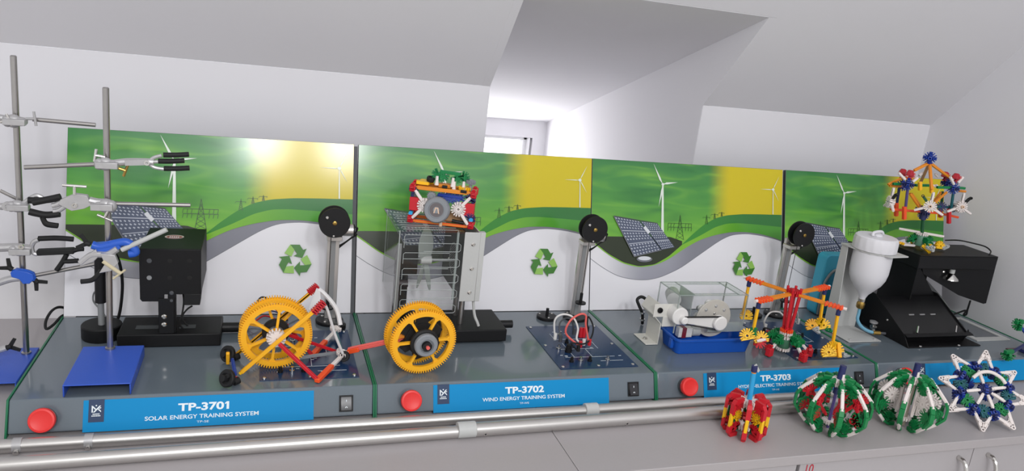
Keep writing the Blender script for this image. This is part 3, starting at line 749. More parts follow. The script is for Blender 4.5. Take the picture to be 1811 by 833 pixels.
# stand 1
c = onrod(p1, q1, 212, 0); y = c.y - .013
t = cl_thing('grey clamp near the top of the far left stand, a bare rod reaching right', c)
boss(t, c, (1, 0, 0), s=1.05); armrod(t, GY(58, 211, y), GY(169, 221, y)); b = MB(); b.tube([GY(-30, 205, y), GY(0, 208, y), GY(18, 212, y), GY(48, 214, y)], .0055, 10); b.build('clamp_body', M_cast, t)
thumb(t, GY(46, 210, y - .006), (1, -.2, .1), M_cast, 1.2); thumb(t, GY(0, 216, y - .008), (.8, 0, .3), M_chrome)
c = onrod(p1, q1, 361, 0); y = c.y - .013
t = cl_thing('black rubber pronged clamp midway up the far left stand, thin rod slanting in behind', c)
boss(t, c, (1, 0, 0)); b = MB(); b.tube([GY(-20, 365, y), GY(2, 365, y), GY(14, 365, y), GY(40, 362, y)], .0060, 10); b.ring(.003, .008, .006, frame(GY(14, 364, y - .001), (0, -1, 0)), 16)
b.tube([GY(40, 361, y), GY(54, 351, y), GY(66, 346, y), GY(78, 352, y)], .0042, 8); b.build('clamp_body', M_cast, t)
MB().cyl(GY(0, 337, y + .03), GY(32, 353, y + .03), .003, seg=10).build('clamp_rod', M_steel, t)
for q in ([(50, 354), (78, 354), (106, 350)], [(51, 376), (72, 380), (104, 378)], [(76, 386), (82, 397), (102, 400)]): prong(t, [GY(u, v, y - .004) for u, v in q], .0058 if q[0][1] < 360 else .0042)
c = onrod(p1, q1, 438, 0); y = c.y - .013
t = cl_thing('silver clamp with a curved yoke and two thick black prongs on the far left stand', c)
boss(t, c, (1, 0, 0)); b = MB(); b.tube([GY(-20, 438, y), GY(0, 438, y), GY(24, 437, y), GY(40, 438, y), GY(56, 441, y)], .0072, 10)
b.tube([GY(68, 424, y), GY(60, 428, y), GY(56, 437, y), GY(59, 447, y), GY(66, 450, y)], .0040, 8); b.build('clamp_body', M_cast, t)
MB().ring(.002, .0045, .003, frame(GY(38, 436, y - .011), (0, -1, 0)), 14).build('pivot_screw', M_chrome, t)
prong(t, [GY(68, 422, y), GY(100, 421, y), GY(130, 423, y)], .0046)
MB().bar(GY(66, 446, y), GY(132, 443, y), .015, .010).build('rubber_prong', M_rub, t, bevel=.002)
prong(t, [GY(118, 450, y - .003), GY(110, 464, y - .003), GY(100, 478, y - .003)], .0042); prong(t, [GY(112, 462, y - .003), GY(124, 462, y - .003), GY(139, 461, y - .003)], .0042)
prong(t, [GY(128, 444, y - .003), GY(138, 441, y - .003), GY(148, 440, y - .003)], .0042)
c = onrod(p1, q1, 489, 0); y = c.y - .014
t = cl_thing('blue boss clamp low on the far left stand with black wing screws and long rod', c)
b = MB(); b.sheet([GY(u, v, y) for u, v in [(20, 480), (28, 475), (50, 479), (60, 483), (62, 492), (54, 500), (42, 500), (36, 492), (22, 488)]], .014); b.tube([GY(u, v, y) for u, v in [(22, 483), (38, 481), (54, 485), (58, 496)]], .0062, 10)
b.build('boss_head', M_blueb, t, bevel=.0015)
armrod(t, GY(62, 487, y + .004), GY(172, 466, y + .004)); wing(t, GY(22, 477, y), (-.8, 0, .7)); wing(t, GY(60, 494, y), (.8, 0, -.9))
b = MB(); b.tube([GY(-20, 506, y), GY(0, 499, y), GY(20, 493, y), GY(40, 491, y)], .0062, 10); b.build('clamp_body', M_cast, t)
c = GY(8, 614, -.13); y = -.13
t = cl_thing('black wing screw and grey clamp end low down at the left picture edge', c)
wing(t, GY(12, 615, y), (1, 0, .35)); b = MB(); b.tube([GY(-40, 632, y), GY(-10, 622, y), GY(12, 615, y)], .0055, 10); b.build('clamp_body', M_cast, t)
MB().lathe([(.012, 0), (.012, .006)], Matrix.Translation(V((GY(-40, 632, y).x, y, .0215))), 16).build('clamp_foot', M_cast, t)
MB().cyl((GY(-40, 632, y).x, y, .026), GY(-38, 631, y), .004).build('clamp_rod', M_steel, t)

# ------------------------------------------------------------------ unit 1: solar lamp on its black base
t = thing('solar_lamp', 'black box shaped solar lamp head on a post, seen from behind with round holes', 'lamp', (.21, -.11, UH))
z1 = UH + .0253
b = MB(); b.box((.1215, -.155, UH), (.296, -.067, z1)); base = b.build('base', M_blackm, t, bevel=.002)
for xa, xb in ((.148, .188), (.222, .250)): MB().box((xa, -.128, z1), (xb, -.112, z1 + .0006)).build('slot', mat('slot_grey', '45484A', .6), base, smooth=0)
MB().lathe([(.033, 0), (.034, .002), (.034, .024), (.0325, .0258), (.0001, .0258)], Matrix.Translation(V((.088, -.1, UH))), 40).build('round_foot', M_blackm, t)
MB().cyl((.0885, -.104, z1), (.0885, -.104, .150), .0055, seg=18).build('foot_rod', M_mgrey, t)
MB().cyl((.0885, -.104, .126), (.0905, -.104, .232), .0095, seg=24).build('foot_sleeve', M_black, t)
bx = MB(); yA, yB = -.150, -.012
bx.prism([(.1600, .1480), (.1635, .1435), (.1900, .1435), (.1935, .1405), (.2000, .1405), (.2000, .157), (.2615, .157), (.2615, .2428), (.1600, .2428)], -.0025, frame((0, yA + .0025, 0), (0, 1, 0), (1, 0, 0)) @ Matrix.Diagonal(V((1, -1, 1, 1))))
bx.box((.1600, yA + .002, .2405), (.2615, yB, .2430)); bx.box((.2592, yA + .002, .157), (.2615, yB, .2406)); bx.box((.1600, yA + .002, .157), (.1623, yB, .2406)); bx.box((.1600, yB - .002, .157), (.2615, yB, .2406))
hd = bx.build('lamp_housing', M_blackm, t, bevel=.0012)
for v in (461, 491):
    for u in (264, 300.5, 335.5):
        p = GY(u, v, yA); b = MB().lathe([(.0042, 0), (.0042, .0006)], frame(p + V((0, -.0003, 0)), (0, -1, 0)), 16)
        b.build('vent_hole', M_dark if not (u < 270) else (M_dgrey if v < 470 else M_mgrey), hd)
st = MB().lathe([(1, 0), (1, .0005)], Matrix.Translation(GZ(308.6, 419, .2431)) @ Matrix.Diagonal(V((.0165, .0115, 1, 1))), 28).build('oval_sticker', mat('sticker_silver', 'C8B9B4', .4), hd)
MB().lathe([(1, 0), (1, .0003)], Matrix.Translation(GZ(308.6, 419, .2437)) @ Matrix.Diagonal(V((.0138, .0088, 1, 1))), 28).build('sticker_centre', mat('sticker_red', '8E4A48', .4), st)
b = MB()
for k, yy in enumerate((.0025, -.0025)):
    for q in range(5): b.box((GZ(308.6, 419, .2443).x - .0085 + q * .0036, GZ(308.6, 419, .2443).y + yy - .0012, .2440), (GZ(308.6, 419, .2443).x - .0062 + q * .0036, GZ(308.6, 419, .2443).y + yy + .0012, .2442))
b.build('sticker_marks', M_print, st, smooth=0)
b = MB(); b.box((.190, -.1525, z1), (.2165, -.150, .150)); b.box((.2055, -.150, z1), (.2190, -.137, .1600)); ps = b.build('post', M_blackm, t, bevel=.001)
for v in (560, 574): screw(frame(GY(290.5, v, -.1526), (0, -1, 0)), .0048, M_chrome, ps)
for v in (518, 531): screw(frame(GY(303.5, v, -.1500), (0, -1, 0)), .0040, M_dgrey, ps)
MB().prism([(0, 0), (.026, 0), (.028, .022), (0, .022), (-.002, .006)], .03, frame((.2335, -.12, .136), (0, -1, 0), (1, 0, 0)) @ Matrix.Rotation(0, 4, 'X')).build('socket_block', M_black, t, bevel=.001)
for q in ([GY(324, 520, -.12), GY(325, 535, -.12), GY(322, 556, -.13), GY(318, 572, -.13), V((.228, -.128, z1))], [GY(340, 541, -.11), GY(330, 548, -.11), GY(322, 562, -.12), V((.236, -.118, z1))]):
    MB().tube(q, .0017, 8).build('cable', M_rub, t)
MB().cyl((.296, -.092, UH + .0107), (.336, -.092, UH + .0107), .0098, seg=20).build('cable_gland', M_black, t)
tag(MB().tube([(.336, -.094, UH + .0115), (.344, -.100, .086), (.356, -.085, .108), (.370, -.03, .106), (.41, -.018, .080), (.44, -.018, .062), (.46, -.018, UH + .0035)], .0018, 8).build('lead_wire', M_rub), 'thin black lead curling up behind the left yellow gears', 'cable')
tag(MB().tube([(.336, -.09, UH + .0112), (.352, -.075, .068), (.37, -.05, .072), (.385, -.062, .075), (.402, -.066, .068), (.42, -.066, UH + .003)], .0017, 8).build('lead_wire', K['red']), 'thin red lead behind the left yellow gears', 'cable')
for k_, (col_, lab_) in enumerate((('black', 'black wire arching highest behind the left yellow gears'), ('red', 'red wire arching just below the highest black wire behind the gears'), ('navy', 'dark blue wire lying lowest in the bundle behind the left gears'))):
    zz_ = -.006 + .009 * (2 - k_); ky = .007 * k_; tag(MB().tube([(.334, -.070 + .006 * k_, UH + .0025), (.342, -.06 + ky, .068), (.356, -.05 + ky, .078 + zz_), (.375, -.045 + ky, .083 + zz_), (.395, -.043 + ky, .078 + zz_ * .8), (.41, -.042 + ky, .065), (.42, -.04 + ky, UH + .002)], .0014, 8).build('lead_wire', K[col_]), lab_, 'cable')
tag(MB().tube([(.098, -.062, UH + .002), (.080, -.05, .085), (.065, -.045, .105), (.068, -.05, .125), (.082, -.08, .135)], .0016, 8).build('lamp_lead', M_mgrey), 'grey lead looping beside the round black lamp foot', 'cable')
tag(MB().tube([(.102, -.058, UH + .002), (.112, -.060, .09), (.120, -.075, .15), (.118, -.09, .20), (.108, -.1, .228)], .0028, 8).build('lamp_lead', M_rub), 'thick black lead running up behind the stand rod beside the lamp box', 'cable')
tag(MB().tube([(.015, .06, .036), (-.003, .022, .067), (-.014, -.002, .071), (-.021, -.022, .058), (-.017, -.04, .048), (-.008, -.025, .0505), (.0005, .006, .056), (.012, .04, .045)], .0026, 8).build('mains_cable', M_rub), 'black cable loop poking out left of the first backboard', 'cable')

# ------------------------------------------------------------------ pulley posts
def pulley(i, label):
    cx, cy = i * W + .503, -.047
    t = thing('pulley_post', label, 'pulley post', (cx, cy, UH), group=None)
    b = MB().lathe([(.0275, 0), (.0285, .0015), (.0285, .0055), (.0275, .007), (.0001, .007)], Matrix.Translation(V((cx, cy, UH))), 36); fb = b.build('round_base', M_black, t)
    for a in (.3, 2.3, 4.2): screw(Matrix.Translation(V((cx + .021 * math.cos(a), cy + .021 * math.sin(a), UH + .007))), .003, M_chrome, fb)
    px = cx + .001
    MB().box((px - .012, cy + .002, UH + .007), (px + .012, cy + .010, .262)).build('column', M_alu, t, bevel=.0008)
    MB().box((px - .0045, cy + .0005, UH + .007), (px + .0045, cy + .0024, .250)).build('column_groove', M_mgrey, t, smooth=0)
    MB().box((cx - .014, cy - .020, .239), (cx + .016, cy + .008, .2475)).build('motor_bracket', M_alu, t, bevel=.0008)
    MB().cyl((cx - .002, cy - .010, .2600), (cx + .038, cy - .010, .2600), .0125, seg=26).build('motor', M_alu, t, bevel=.0012)
    MB().cyl((cx + .038, cy - .010, .2600), (cx + .0400, cy - .010, .2600), .0125, seg=26).build('motor_cap', M_black, t)
    b = MB()
    b.tube([(cx + .0385, cy - .012, .268), (cx + .046, cy - .012, .264), (cx + .038, cy - .006, .246), (cx + .020, cy - .002, .229), (cx + .008, cy + .012, .218)], .0016, 8)
    b.tube([(cx + .0385, cy - .008, .254), (cx + .045, cy - .008, .250), (cx + .034, cy - .003, .240), (cx + .018, cy, .225), (cx + .009, cy + .012, .212)], .0016, 8); b.build('motor_lead', M_rub, t)
    fr = frame((cx - .003, cy - .048, .284), (0, 1, 0), (1, 0, 0))
    pu = MB().lathe([(.0001, 0), (.0298, 0), (.0302, .001), (.0302, .003), (.0298, .004), (.016, .005), (.012, .009), (.012, .016), (.016, .020), (.0298, .021), (.0302, .022), (.0302, .024), (.0298, .025), (.0001, .025)], fr, 48).build('pulley_wheel', M_black, t)
    MB().lathe([(.0042, 0), (.0042, .002), (.002, .003)], frame((cx - .003, cy - .048, .284), (0, -1, 0)), 16).build('axle_end', M_brass, pu)
    screw(frame((cx - .018, cy - .048, .2945), (0, -1, 0)), .0032, M_chrome, pu); screw(frame((cx - .004, cy - .048, .2575), (0, -1, 0)), .0022, M_chrome, pu)
    MB().cyl((cx - .003, cy - .022, .284), (cx - .003, cy - .0035, .2700), .004).build('axle', M_steel, t)
    zt = .118 if i else .112
    MB().tube([(cx - .006, cy - .034, .2745), (cx - .008, cy - .036, .24), (cx - .0085, cy - .036, zt + .012)], .0008, 6).build('cord', M_dark, t)
    w = MB().cyl((cx - .0085, cy - .036, zt - .008), (cx - .0085, cy - .036, zt + .014), .0036, seg=14); w.lathe([(.0125, 0), (.0125, .003)], Matrix.Translation(V((cx - .0085, cy - .036, zt - .011))), 24); w.build('hanging_weight', M_black, t)
    return t
pulley(0, 'pulley post with black wheel at the right end of the first unit')
pulley(1, 'pulley post with black wheel on the second unit, left of the clear water tank')
pulley(2, 'pulley post with black wheel behind the swing ride on the third unit')
for i, (x, y, lab) in enumerate(((.993, -.044, 'flat black slotted weight with upright pin beside the second pulley post'), (1.553, -.050, 'flat black slotted weight behind the corner of the clear tank'))):
    t = thing('slotted_weight', lab, 'weight', (x, y, UH))
    MB().lathe([(.0225, 0), (.0235, .001), (.0235, .006), (.0225, .007), (.0001, .007)], Matrix.Translation(V((x, y, UH))), 36).build('disc', M_black, t)
    MB().cyl((x, y, UH + .007), (x, y, UH + .024), .0035, seg=14).build('pin', M_black, t)
    for a in (.5, 2.6, 4.6): screw(Matrix.Translation(V((x + .017 * math.cos(a), y + .017 * math.sin(a), UH + .007))), .0026, M_chrome, t)
x, y = .521, -.083
t = thing('slotted_weight', 'small black weight and tilted pin at the foot of the first pulley post', 'weight', (x, y, UH))
MB().lathe([(.011, 0), (.0125, .001), (.0125, .010), (.006, .012)], Matrix.Translation(V((x, y, UH))), 24).build('disc', M_black, t); MB().cyl((x, y, UH + .011), (x + .004, y - .012, UH + .020), .003, seg=12).build('pin', M_dgrey, t)

# ------------------------------------------------------------------ yellow geared carriage
t = thing('geared_carriage', 'toy carriage of four big yellow gears with rods, spanning the first two units', 'toy model', (.50, -.27, UH))
ZA = UH + .0655
axL = [V((.392, -.262, ZA)), V((.392, -.230, ZA))]; axR = [V((.648, -.303, ZA)), V((.6438, -.262, ZA))]
dL = (axL[0] - axL[1]).normalized(); dR = (axR[0] - axR[1]).normalized(); up = V((0, 0, 1))
place('gear', gear_mesh(), t, frame(axL[0], dL, (1, 0, .22))); place('gear', gear_mesh(), t, frame(axL[1], dL, (1, 0, .75)))
place('gear', gear_mesh(), t, frame(axR[0], dR, (1, 0, -.15))); place('gear', gear_mesh(), t, frame(axR[1], dR, (1, 0, .45)))
rod(t, axL[1] - dL * .012, axL[0] + dL * .018, 'grey', 'axle'); rod(t, axR[1] - dR * .012, axR[0] + dR * .024, 'red', 'axle')
place('wheel', wheel_mesh(.0235, .018, [M_rub, K['grey']]), t, frame((axL[0] + axL[1]) / 2, dL))
conn(t, axL[0] + dL * .0095, dL, (1, 0, .2), 8, 'white', 1.1)
for q in (.0, .6): conn(t, axL[0] + dL * .016 + V((.004 * q, 0, 0)), dL, (1, 0, .45), 8, 'white', .95)
# right hubs: black lobed wheel, tyre with grey rim
b = MB()
for k in range(6):
    a = k * math.pi / 3 + .25; c, s_ = math.cos(a), math.sin(a)
    b.prism([(.010 * c + .011 * s_, .010 * s_ - .011 * c), (.010 * c - .011 * s_, .010 * s_ + .011 * c), (.037 * c - .012 * s_, .037 * s_ + .012 * c), (.043 * c + .004 * s_, .043 * s_ - .004 * c), (.036 * c + .009 * s_, .036 * s_ - .009 * c)], .010)
b.lathe([(.030, 0), (.030, .012)], None, 24); lob = b.mesh('wheel', M_rub, 30)
place('wheel', lob, t, frame(axR[0] - dR * .024, dR, (1, 0, .2)))
place('wheel', wheel_mesh(.0265, .010, [M_rub, M_rub]), t, frame(axR[0] + dR * .008, dR)); place('wheel', wheel_mesh(.0215, .012, [K['grey'], K['grey']], .6), t, frame(axR[0] + dR * .017, dR))
MB().cyl(axR[0] + dR * .012, axR[0] + dR * .027, .0088, seg=20).build('hub_cap', M_rub, t); MB().cyl(axR[0] + dR * .027, axR[0] + dR * .031, .0034, seg=12).build('axle_end', K['pink'], t)
# trail rods
yf, yr = -.287, -.212
f0, f1 = GY(424, 661, yf), GY(566, 541, yf); rod(t, f0, f1, 'yellow'); MB().bar(f0.lerp(f1, .02), f0.lerp(f1, .96), .0066, .0062, up=(0, 1, 0)).build('rod_sleeve', K['gear'], t, bevel=.0008)
r0, r1 = GY(412, 632, yr), GY(556, 512, yr); rod(t, r0, r1, 'yellow'); MB().bar(r0, r1, .0060, .006, up=(0, 1, 0)).build('rod_sleeve', K['gear'], t, bevel=.0008)
def ridged(a, b, col, w=.011, n=6):
    a, b = V(a), V(b); m = MB().bar(a, b, w * .7, .008, up=(0, 1, 0)); d = (b - a)
    nrm = d.cross(V((0, 1, 0))).normalized()
    for k in range(n):
        c = a + d * ((k + .5) / n); m.bar(c - nrm * w * .62, c + nrm * w * .62, d.length / n * .55, .008, up=(0, 1, 0))
    return m.build('connector', K[col], t, bevel=.0005)
ridged(GY(554, 553, yf), GY(573, 534, yf), 'red'); ridged(GY(546, 518, yr), GY(562, 505, yr), 'red')
b = MB()
b.sheet([GY(560, 510, yr - .006), GY(566, 512, yr - .006), GY(568, 535, yf + .03), GY(551, 552, yf + .03), GY(546, 548, yf + .03)], .0022)
b.tube([GY(564, 512, yr - .006), GY(574, 520, yr - .012), GY(588, 536, yr - .018), GY(597, 552, yr - .03), GY(602, 575, yr - .04)], .0042, 8)
b.tube([GY(568, 534, yf + .01), GY(578, 545, -.27), GY(592, 590, -.262), GY(606, 625, -.256)], .0026, 8)
b.build('flexible_strip', mat('milky_strip', 'D6D4D4', .4), t)
# feet and drawbar
pf = GZ(562, 672, UH + .005); jf = GZ(606, 628, UH + .013); rr = GZ(552, 628, UH + .0068); jr = GZ(594, 585, UH + .013)
rod(t, GY(496, 610, yf - .004), pf, 'red'); MB().bar(GY(494, 608, yf - .004), pf, .0062, .006).build('rod_sleeve', K['red'], t, bevel=.0008)
rod(t, GY(512, 580, yr - .01), rr, 'red'); MB().bar(GY(512, 580, yr - .01), rr, .0058, .006).build('rod_sleeve', K['red'], t, bevel=.0008)
for a, c in ((pf, jf), (rr, jr)):
    MB().bar(a.lerp(c, -.04), a.lerp(c, .55), .0095, .0075).build('connector', K['orange'], t, bevel=.001); rod(t, a.lerp(c, .5), c, 'white')
    MB().bar(a.lerp(c, .55), a.lerp(c, .92), .0072, .006).build('rod_sleeve', K['white'], t, bevel=.001)
    conn(t, c, (0, -.3, 1), (1, .8, 0), 3, 'white', .8); conn(t, c + V((0, 0, .006)), (0, -.3, 1), (-1, .3, 0), 4, 'white', .8)
rod(t, jf.lerp(jr, .05), jf.lerp(jr, .95), 'teal')
place('wheel', wheel_mesh(.0098, .010, [M_rub, M_rub]), t, frame(GZ(609, 630, UH + .014), (-.3, -1, .3)))
gz = GZ(470, 641, UH + .012); rod(t, gz, GZ(600, 623, UH + .014), 'grey')
d0 = GZ(616, 621, UH + .016); d1 = axR[0].lerp(axR[1], .5) + V((-.012, 0, -.001))
rod(t, d0, d1, 'pink', 'drawbar'); rod(t, d0 + V((0, 0, .0045)), d1 + V((0, 0, .0045)), 'pink', 'drawbar'); MB().bar(d0, d0.lerp(d1, .17), .011, .009).build('connector', K['orange'], t, bevel=.001)
MB().bar(axR[0].lerp(axR[1], .5) + V((-.042, 0, 0)), axR[0].lerp(axR[1], .5) + V((-.012, 0, .008)), .007, .007).build('rod_sleeve', K['amber'], t, bevel=.001)
rod(t, axL[0].lerp(axL[1], .5) + V((.02, 0, -.006)), GZ(596, 622, UH + .012), 'red')
# small black wheels at the tail
for (u, v, n_) in ((402, 669, (-.62, -.70, .36)), (403, 626, (-.62, -.70, .36))):
    c = GZ(u, v, UH + .0155); n_ = V(n_).normalized()
    place('wheel', wheel_mesh(.0150, .009, [M_rub, M_rub], .5), t, frame(c, n_)); MB().cyl(c, c + n_ * .013, .0058, seg=16).build('hub_cap', M_rub, t); MB().cyl(c + n_ * .002 + V((.006, -.002, .005)), c + n_ * .009 + V((.006, -.002, .005)), .0038, seg=12).build('hub_stud', M_rub, t)
    MB().cyl(c + V((.010, .004, -.010)), c + V((.018, .010, -.009)), .0060, seg=14).build('wheel_lug', M_rub, t)
    rod(t, c - n_ * .002, c - n_ * .024, 'red', 'axle')
rod(t, GZ(402, 669, UH + .016) + V((.012, .014, 0)), GZ(404, 640, UH + .016) + V((.006, .01, 0)), 'blue'); MB().bar(GZ(403, 643, UH + .006), GY(403, 624, -.255), .006, .006).build('rod_sleeve', K['gear'], t, bevel=.001)

# ------------------------------------------------------------------ unit 2: wind tunnel
t = thing('wind_tunnel', 'clear slotted wind tunnel with grey fan plate on a black base, second unit', 'wind tunnel', (.72, -.11, UH))
b = MB(); b.box((.640, -.176, UH + .004), (.853, -.060, UH + .030)); b.box((.66, -.16, UH), (.83, -.07, UH + .004)); b.build('base', M_blackm, t, bevel=.002)
MB().cyl((.853, -.115, UH + .017), (.884, -.115, UH + .017), .0085, seg=20).build('cable_gland', M_black, t)
for y in (-.088, -.136):
    MB().cyl((.761, y, UH + .030), (.761, y, .155), .0062, seg=20).build('pole', M_steel, t)
b = MB(); b.box((.747, -.162, .144), (.7795, -.160, .2905)); b.box((.7795, -.162, .144), (.790, -.150, .2905)); b.box((.7775, -.160, .144), (.7795, .006, .2905)); b.build('fan_flange', M_lgrey, t, bevel=.0012)
for v in (432, 475, 517): screw(frame(GY({432: 837, 475: 834, 517: 830}[v], v, -.162), (0, -1, 0)), .0042, M_chrome, t)
b = MB(); b.prism([(-.158, .146), (-.158, .2895), (.008, .2895), (.008, .146)], .003, Matrix(((0, 0, 1, .748), (1, 0, 0, 0), (0, 1, 0, 0), (0, 0, 0, 1)))); fp = b.build('fan_plate', M_blackm, t, bevel=.0008)
g = MB(); fr = frame((.7478, -.088, .212), (-1, 0, 0), (0, -1, 0))
g.ring(.032, .034, .0015, fr, 40)
for k in range(-6, 7):
    w = math.sqrt(max(.033 ** 2 - (k * .005) ** 2, 0)); g.box((-w, k * .005 - .0006, 0), (w, k * .005 + .0006, .0012), 0, fr @ Matrix.Rotation(.6, 4, 'Z'))
g.build('fan_grille', M_mgrey, fp)
for (y, z) in ((-.11, .278), (-.05, .200), (-.125, .187), (-.12, .168)): screw(frame((.748, y, z), (-1, 0, .2)), .004, M_chrome, fp)
# acrylic box with pale slots
x0, x1, y0, y1, z0, z1 = .617, .747, -.160, .004, .128, .2905
b = MB(); th = .003
b.box((x0, y0, z0), (x1, y0 + th, z1 - th)); b.box((x0, y1 - th, z0), (x1, y1, z1 - th)); b.box((x0, y0 + th, z0), (x0 + th, y1 - th, z1 - th)); b.box((x0, y0, z1 - th), (x1, y1, z1))
bxo = b.build('acrylic_box', M_acr, t, smooth=0)
fs = mat('slot_edge', 'A4AAA8', .35); b = MB()
for k in range(5):
    zt = z1 - .012 - k * .0325; zb = zt - .0125
    if k == 0: zt += .004
    b.tube([(x0 + .010, y0 - .0006, zb - .010), (x0 + .010, y0 - .0006, zt - .003), (x0 + .013, y0 - .0006, zt), (x0 + .05, y0 - .0006, zt), (x1 - .028, y0 - .0006, zt)], .0006, 6, smooth=0)
    b.tube([(x0 + .010, y0 - .0006, zb), (x0 + .05, y0 - .0006, zb), (x1 - .010, y0 - .0006, zb), (x1 - .006, y0 - .0006, zb - .003), (x1 - .006, y0 - .0006, zb - .014), (x1 - .010, y0 - .0006, zb - .017), (x0 + .05, y0 - .0006, zb - .017)], .0006, 6, smooth=0)
for k in range(9): b.box((x0 + .008, y0 + .010 + k * .0155, z1), (x1 - .012, y0 + .010 + k * .0155 + .0036, z1 + .0004))
b.box((x0 - .0005, y0 - .0004, z0), (x0 + .0012, y0 + .0012, z1)); b.box((x0, y1 - .001, z0), (x0 + .0012, y1, z1))
b.build('slot_edges', fs, bxo)
b = MB(); b.box((x0 - .001, y0 + .004, UH + .030), (x0 + .007, y0 + .010, .262)); b.build('corner_strut', M_mgrey, t, bevel=.0008)
b = MB(); b.box((x0 + .010, -.085, UH + .0295), (x0 + .038, -.075, .172)); b.box((x0 + .010, -.075, .172), (x0 + .058, -.07, .235)); b.build('rear_plate', M_black, t, bevel=.0008)
MB().cyl((x0 + .008, -.092, .158), (x0 + .036, -.092, .158), .008, seg=18).build('generator', mat('dark_brown', '33292A', .4), t)
tb = MB()
def blade(b, tip, wid, roots, n=7):
    pts = []
    for k in range(n):
        f = k / (n - 1); pts.append((roots.lerp(tip, f), wid * math.sin(math.pi * min(1, .16 + f * .80)) ** .8))
    for (p, w), (q, w2) in zip(pts, pts[1:]):
        dd = (q - p).normalized(); sd = dd.cross(V((.55, -.83, 0))).normalized()
        b.sheet([p - sd * w, q - sd * w2, q + sd * w2, p + sd * w], .0016)
hub = V((.685, -.100, .212))
blade(tb, V((.682, -.1, .284)), .021, hub); blade(tb, V((.672, -.098, .150)), .0065, hub); blade(tb, V((.699, -.102, .146)), .0068, hub)
tr = tb.build('rotor_blades', M_frost, t); MB().cyl(hub + V((-.010, 0, 0)), hub + V((.012, 0, 0)), .0085, seg=20).build('rotor_hub', M_lgrey, tr)
MB().cyl(hub + V((.010, 0, 0)), hub + V((.064, 0, 0)), .0030, seg=12).build('rotor_shaft', M_mgrey, t)
MB().cyl((.7345, -.157, .146), (.7345, -.157, .2885), .0025, seg=10).build('corner_rod', M_acrb, t)
tag(MB().tube([(.781, -.148, .146), (.783, -.150, .128), (.787, -.152, .108), (.793, -.155, .095), (.796, -.156, UH + .031)], .0030, 8).build('fan_lead', M_lgrey), 'pale grey lead dropping from the fan plate to the black base', 'cable')

# ------------------------------------------------------------------ toy camera on the wind tunnel
t = thing('toy_camera', 'toy camera built of rods and connectors with grey wheel lens, on the wind tunnel', 'toy model', (.648, -.098, .2913), math.radians(-20))
T = lambda x, y, z: WM[t] @ V((x, y, z)); nrm = (WM[t].to_3x3() @ V((0, -1, 0))); rx = WM[t].to_3x3() @ V((1, 0, 0)); ry = -nrm
L, Hh, Dp = .122, .073, .036
zc = lambda zx, zy: (( zx - 115) / 685 * L, (640 + (zx - 115) * .16 - zy) / 420 * .0735)
for y in (0, Dp):
    rod(t, T(.006, y, .0042), T(L - .006, y, .0042), 'amber'); rod(t, T(.006, y, Hh), T(L - .004, y, Hh), 'amber')
    MB().bar(T(.008, y, Hh), T(L - .008, y, Hh), .0075, .0075).build('rod_sleeve', K['amber'], t, bevel=.001); MB().bar(T(.008, y, .0042), T(L - .008, y, .0042), .0058, .0058).build('rod_sleeve', K['orange'], t, bevel=.001)
    for x in (0, L):
        for z in (.0075, Hh - .002):
            MB().box((x - .0062, y - .006, z - .0072), (x + .0062, y + .006, z + .0072), 0, WM[t]).build('connector', K['red'], t, bevel=.0018)
            conn(t, T(x, y - .002, z), rx, V((0, 0, 1)), 3, 'red', .7)
    for x in (0, L): rod(t, T(x, y, .014), T(x, y, Hh - .010), 'navy' if y == 0 else 'grey')
for x in (0, L):
    for z in (.0042, Hh): rod(t, T(x, .005, z), T(x, Dp - .005, z), 'amber')
for xa, xb, dz in ((-.004, .0185, 0), (L - .022, L + .004, 0)):
    MB().box((xa, -.005, .026), (xb, .004, .053), 0, WM[t]).build('panel', K['red'], t, bevel=.001)
MB().box((L - .003, .006, .024), (L + .0035, Dp - .004, .053), 0, WM[t]).build('panel', K['red'], t, bevel=.001)
for z in (.020,): 
    for x in (0, L): MB().cyl(T(x, -.006, z), T(x, .006, z), .0042, seg=12).build('clip', K['sky'], t)
for cx_, s_ in ((.027, 1), (.095, 1)):
    conn(t, T(cx_, -.006, .0395), nrm, rx, 8, 'white', 1.0); conn(t, T(cx_ + .002, .001, .0395), nrm, rx + V((0, 0, .4)), 8, 'white', .9)
for a, c in (((.022, .048), (.006, .068)), ((.022, .032), (.004, .011)), ((.101, .047), (.117, .066)), ((.101, .031), (.116, .010))):
    rod(t, T(a[0], -.006, a[1]), T(c[0], -.006, c[1]), 'white'); MB().bar(T(a[0], -.006, a[1]), T(a[0] * .25 + c[0] * .75, -.006, a[1] * .25 + c[1] * .75), .0058, .0055, up=nrm).build('rod_sleeve', K['white'], t, bevel=.0008)
wl = place('wheel', wheel_mesh(.0262, .017, [K['grey'], K['grey']], .5), t, frame(T(.0535, -.014, .0352), nrm + V((-.12, 0, .1)), rx))
MB().lathe([(.0165, 0), (.0165, .0008)], frame(T(.0535, -.0190, .0352), nrm + V((-.12, 0, .1)), rx), 24).build('lens_disc', mat('dark_grey_plastic', '6A6466', .4), wl)
b = MB(); fr = frame(T(.0535, -.0205, .0352), nrm + V((-.12, 0, .1)), V((0, 0, 1)).cross(nrm))
b.bar((fr @ V((-.005, -.006, 0))), fr @ V((-.002, .006, 0)), .0022, .003, up=nrm); b.bar(fr @ V((.005, -.006, 0)), fr @ V((.002, .006, 0)), .0022, .003, up=nrm); b.bar(fr @ V((-.003, .005, 0)), fr @ V((.003, .005, 0)), .0022, .003, up=nrm); b.build('clip', K['skin'], wl)
place('gear', small_gear_mesh(.0095, .008, 'grey'), t, frame(T(.0395, -.003, .0595), nrm))
for x in (.060, .072, .084, .094): conn(t, T(x, .006, .058 + .003 * math.sin(x * 300)), nrm + V((0, 0, .3)), rx, 8 if x < .09 else 4, 'blue', .8)
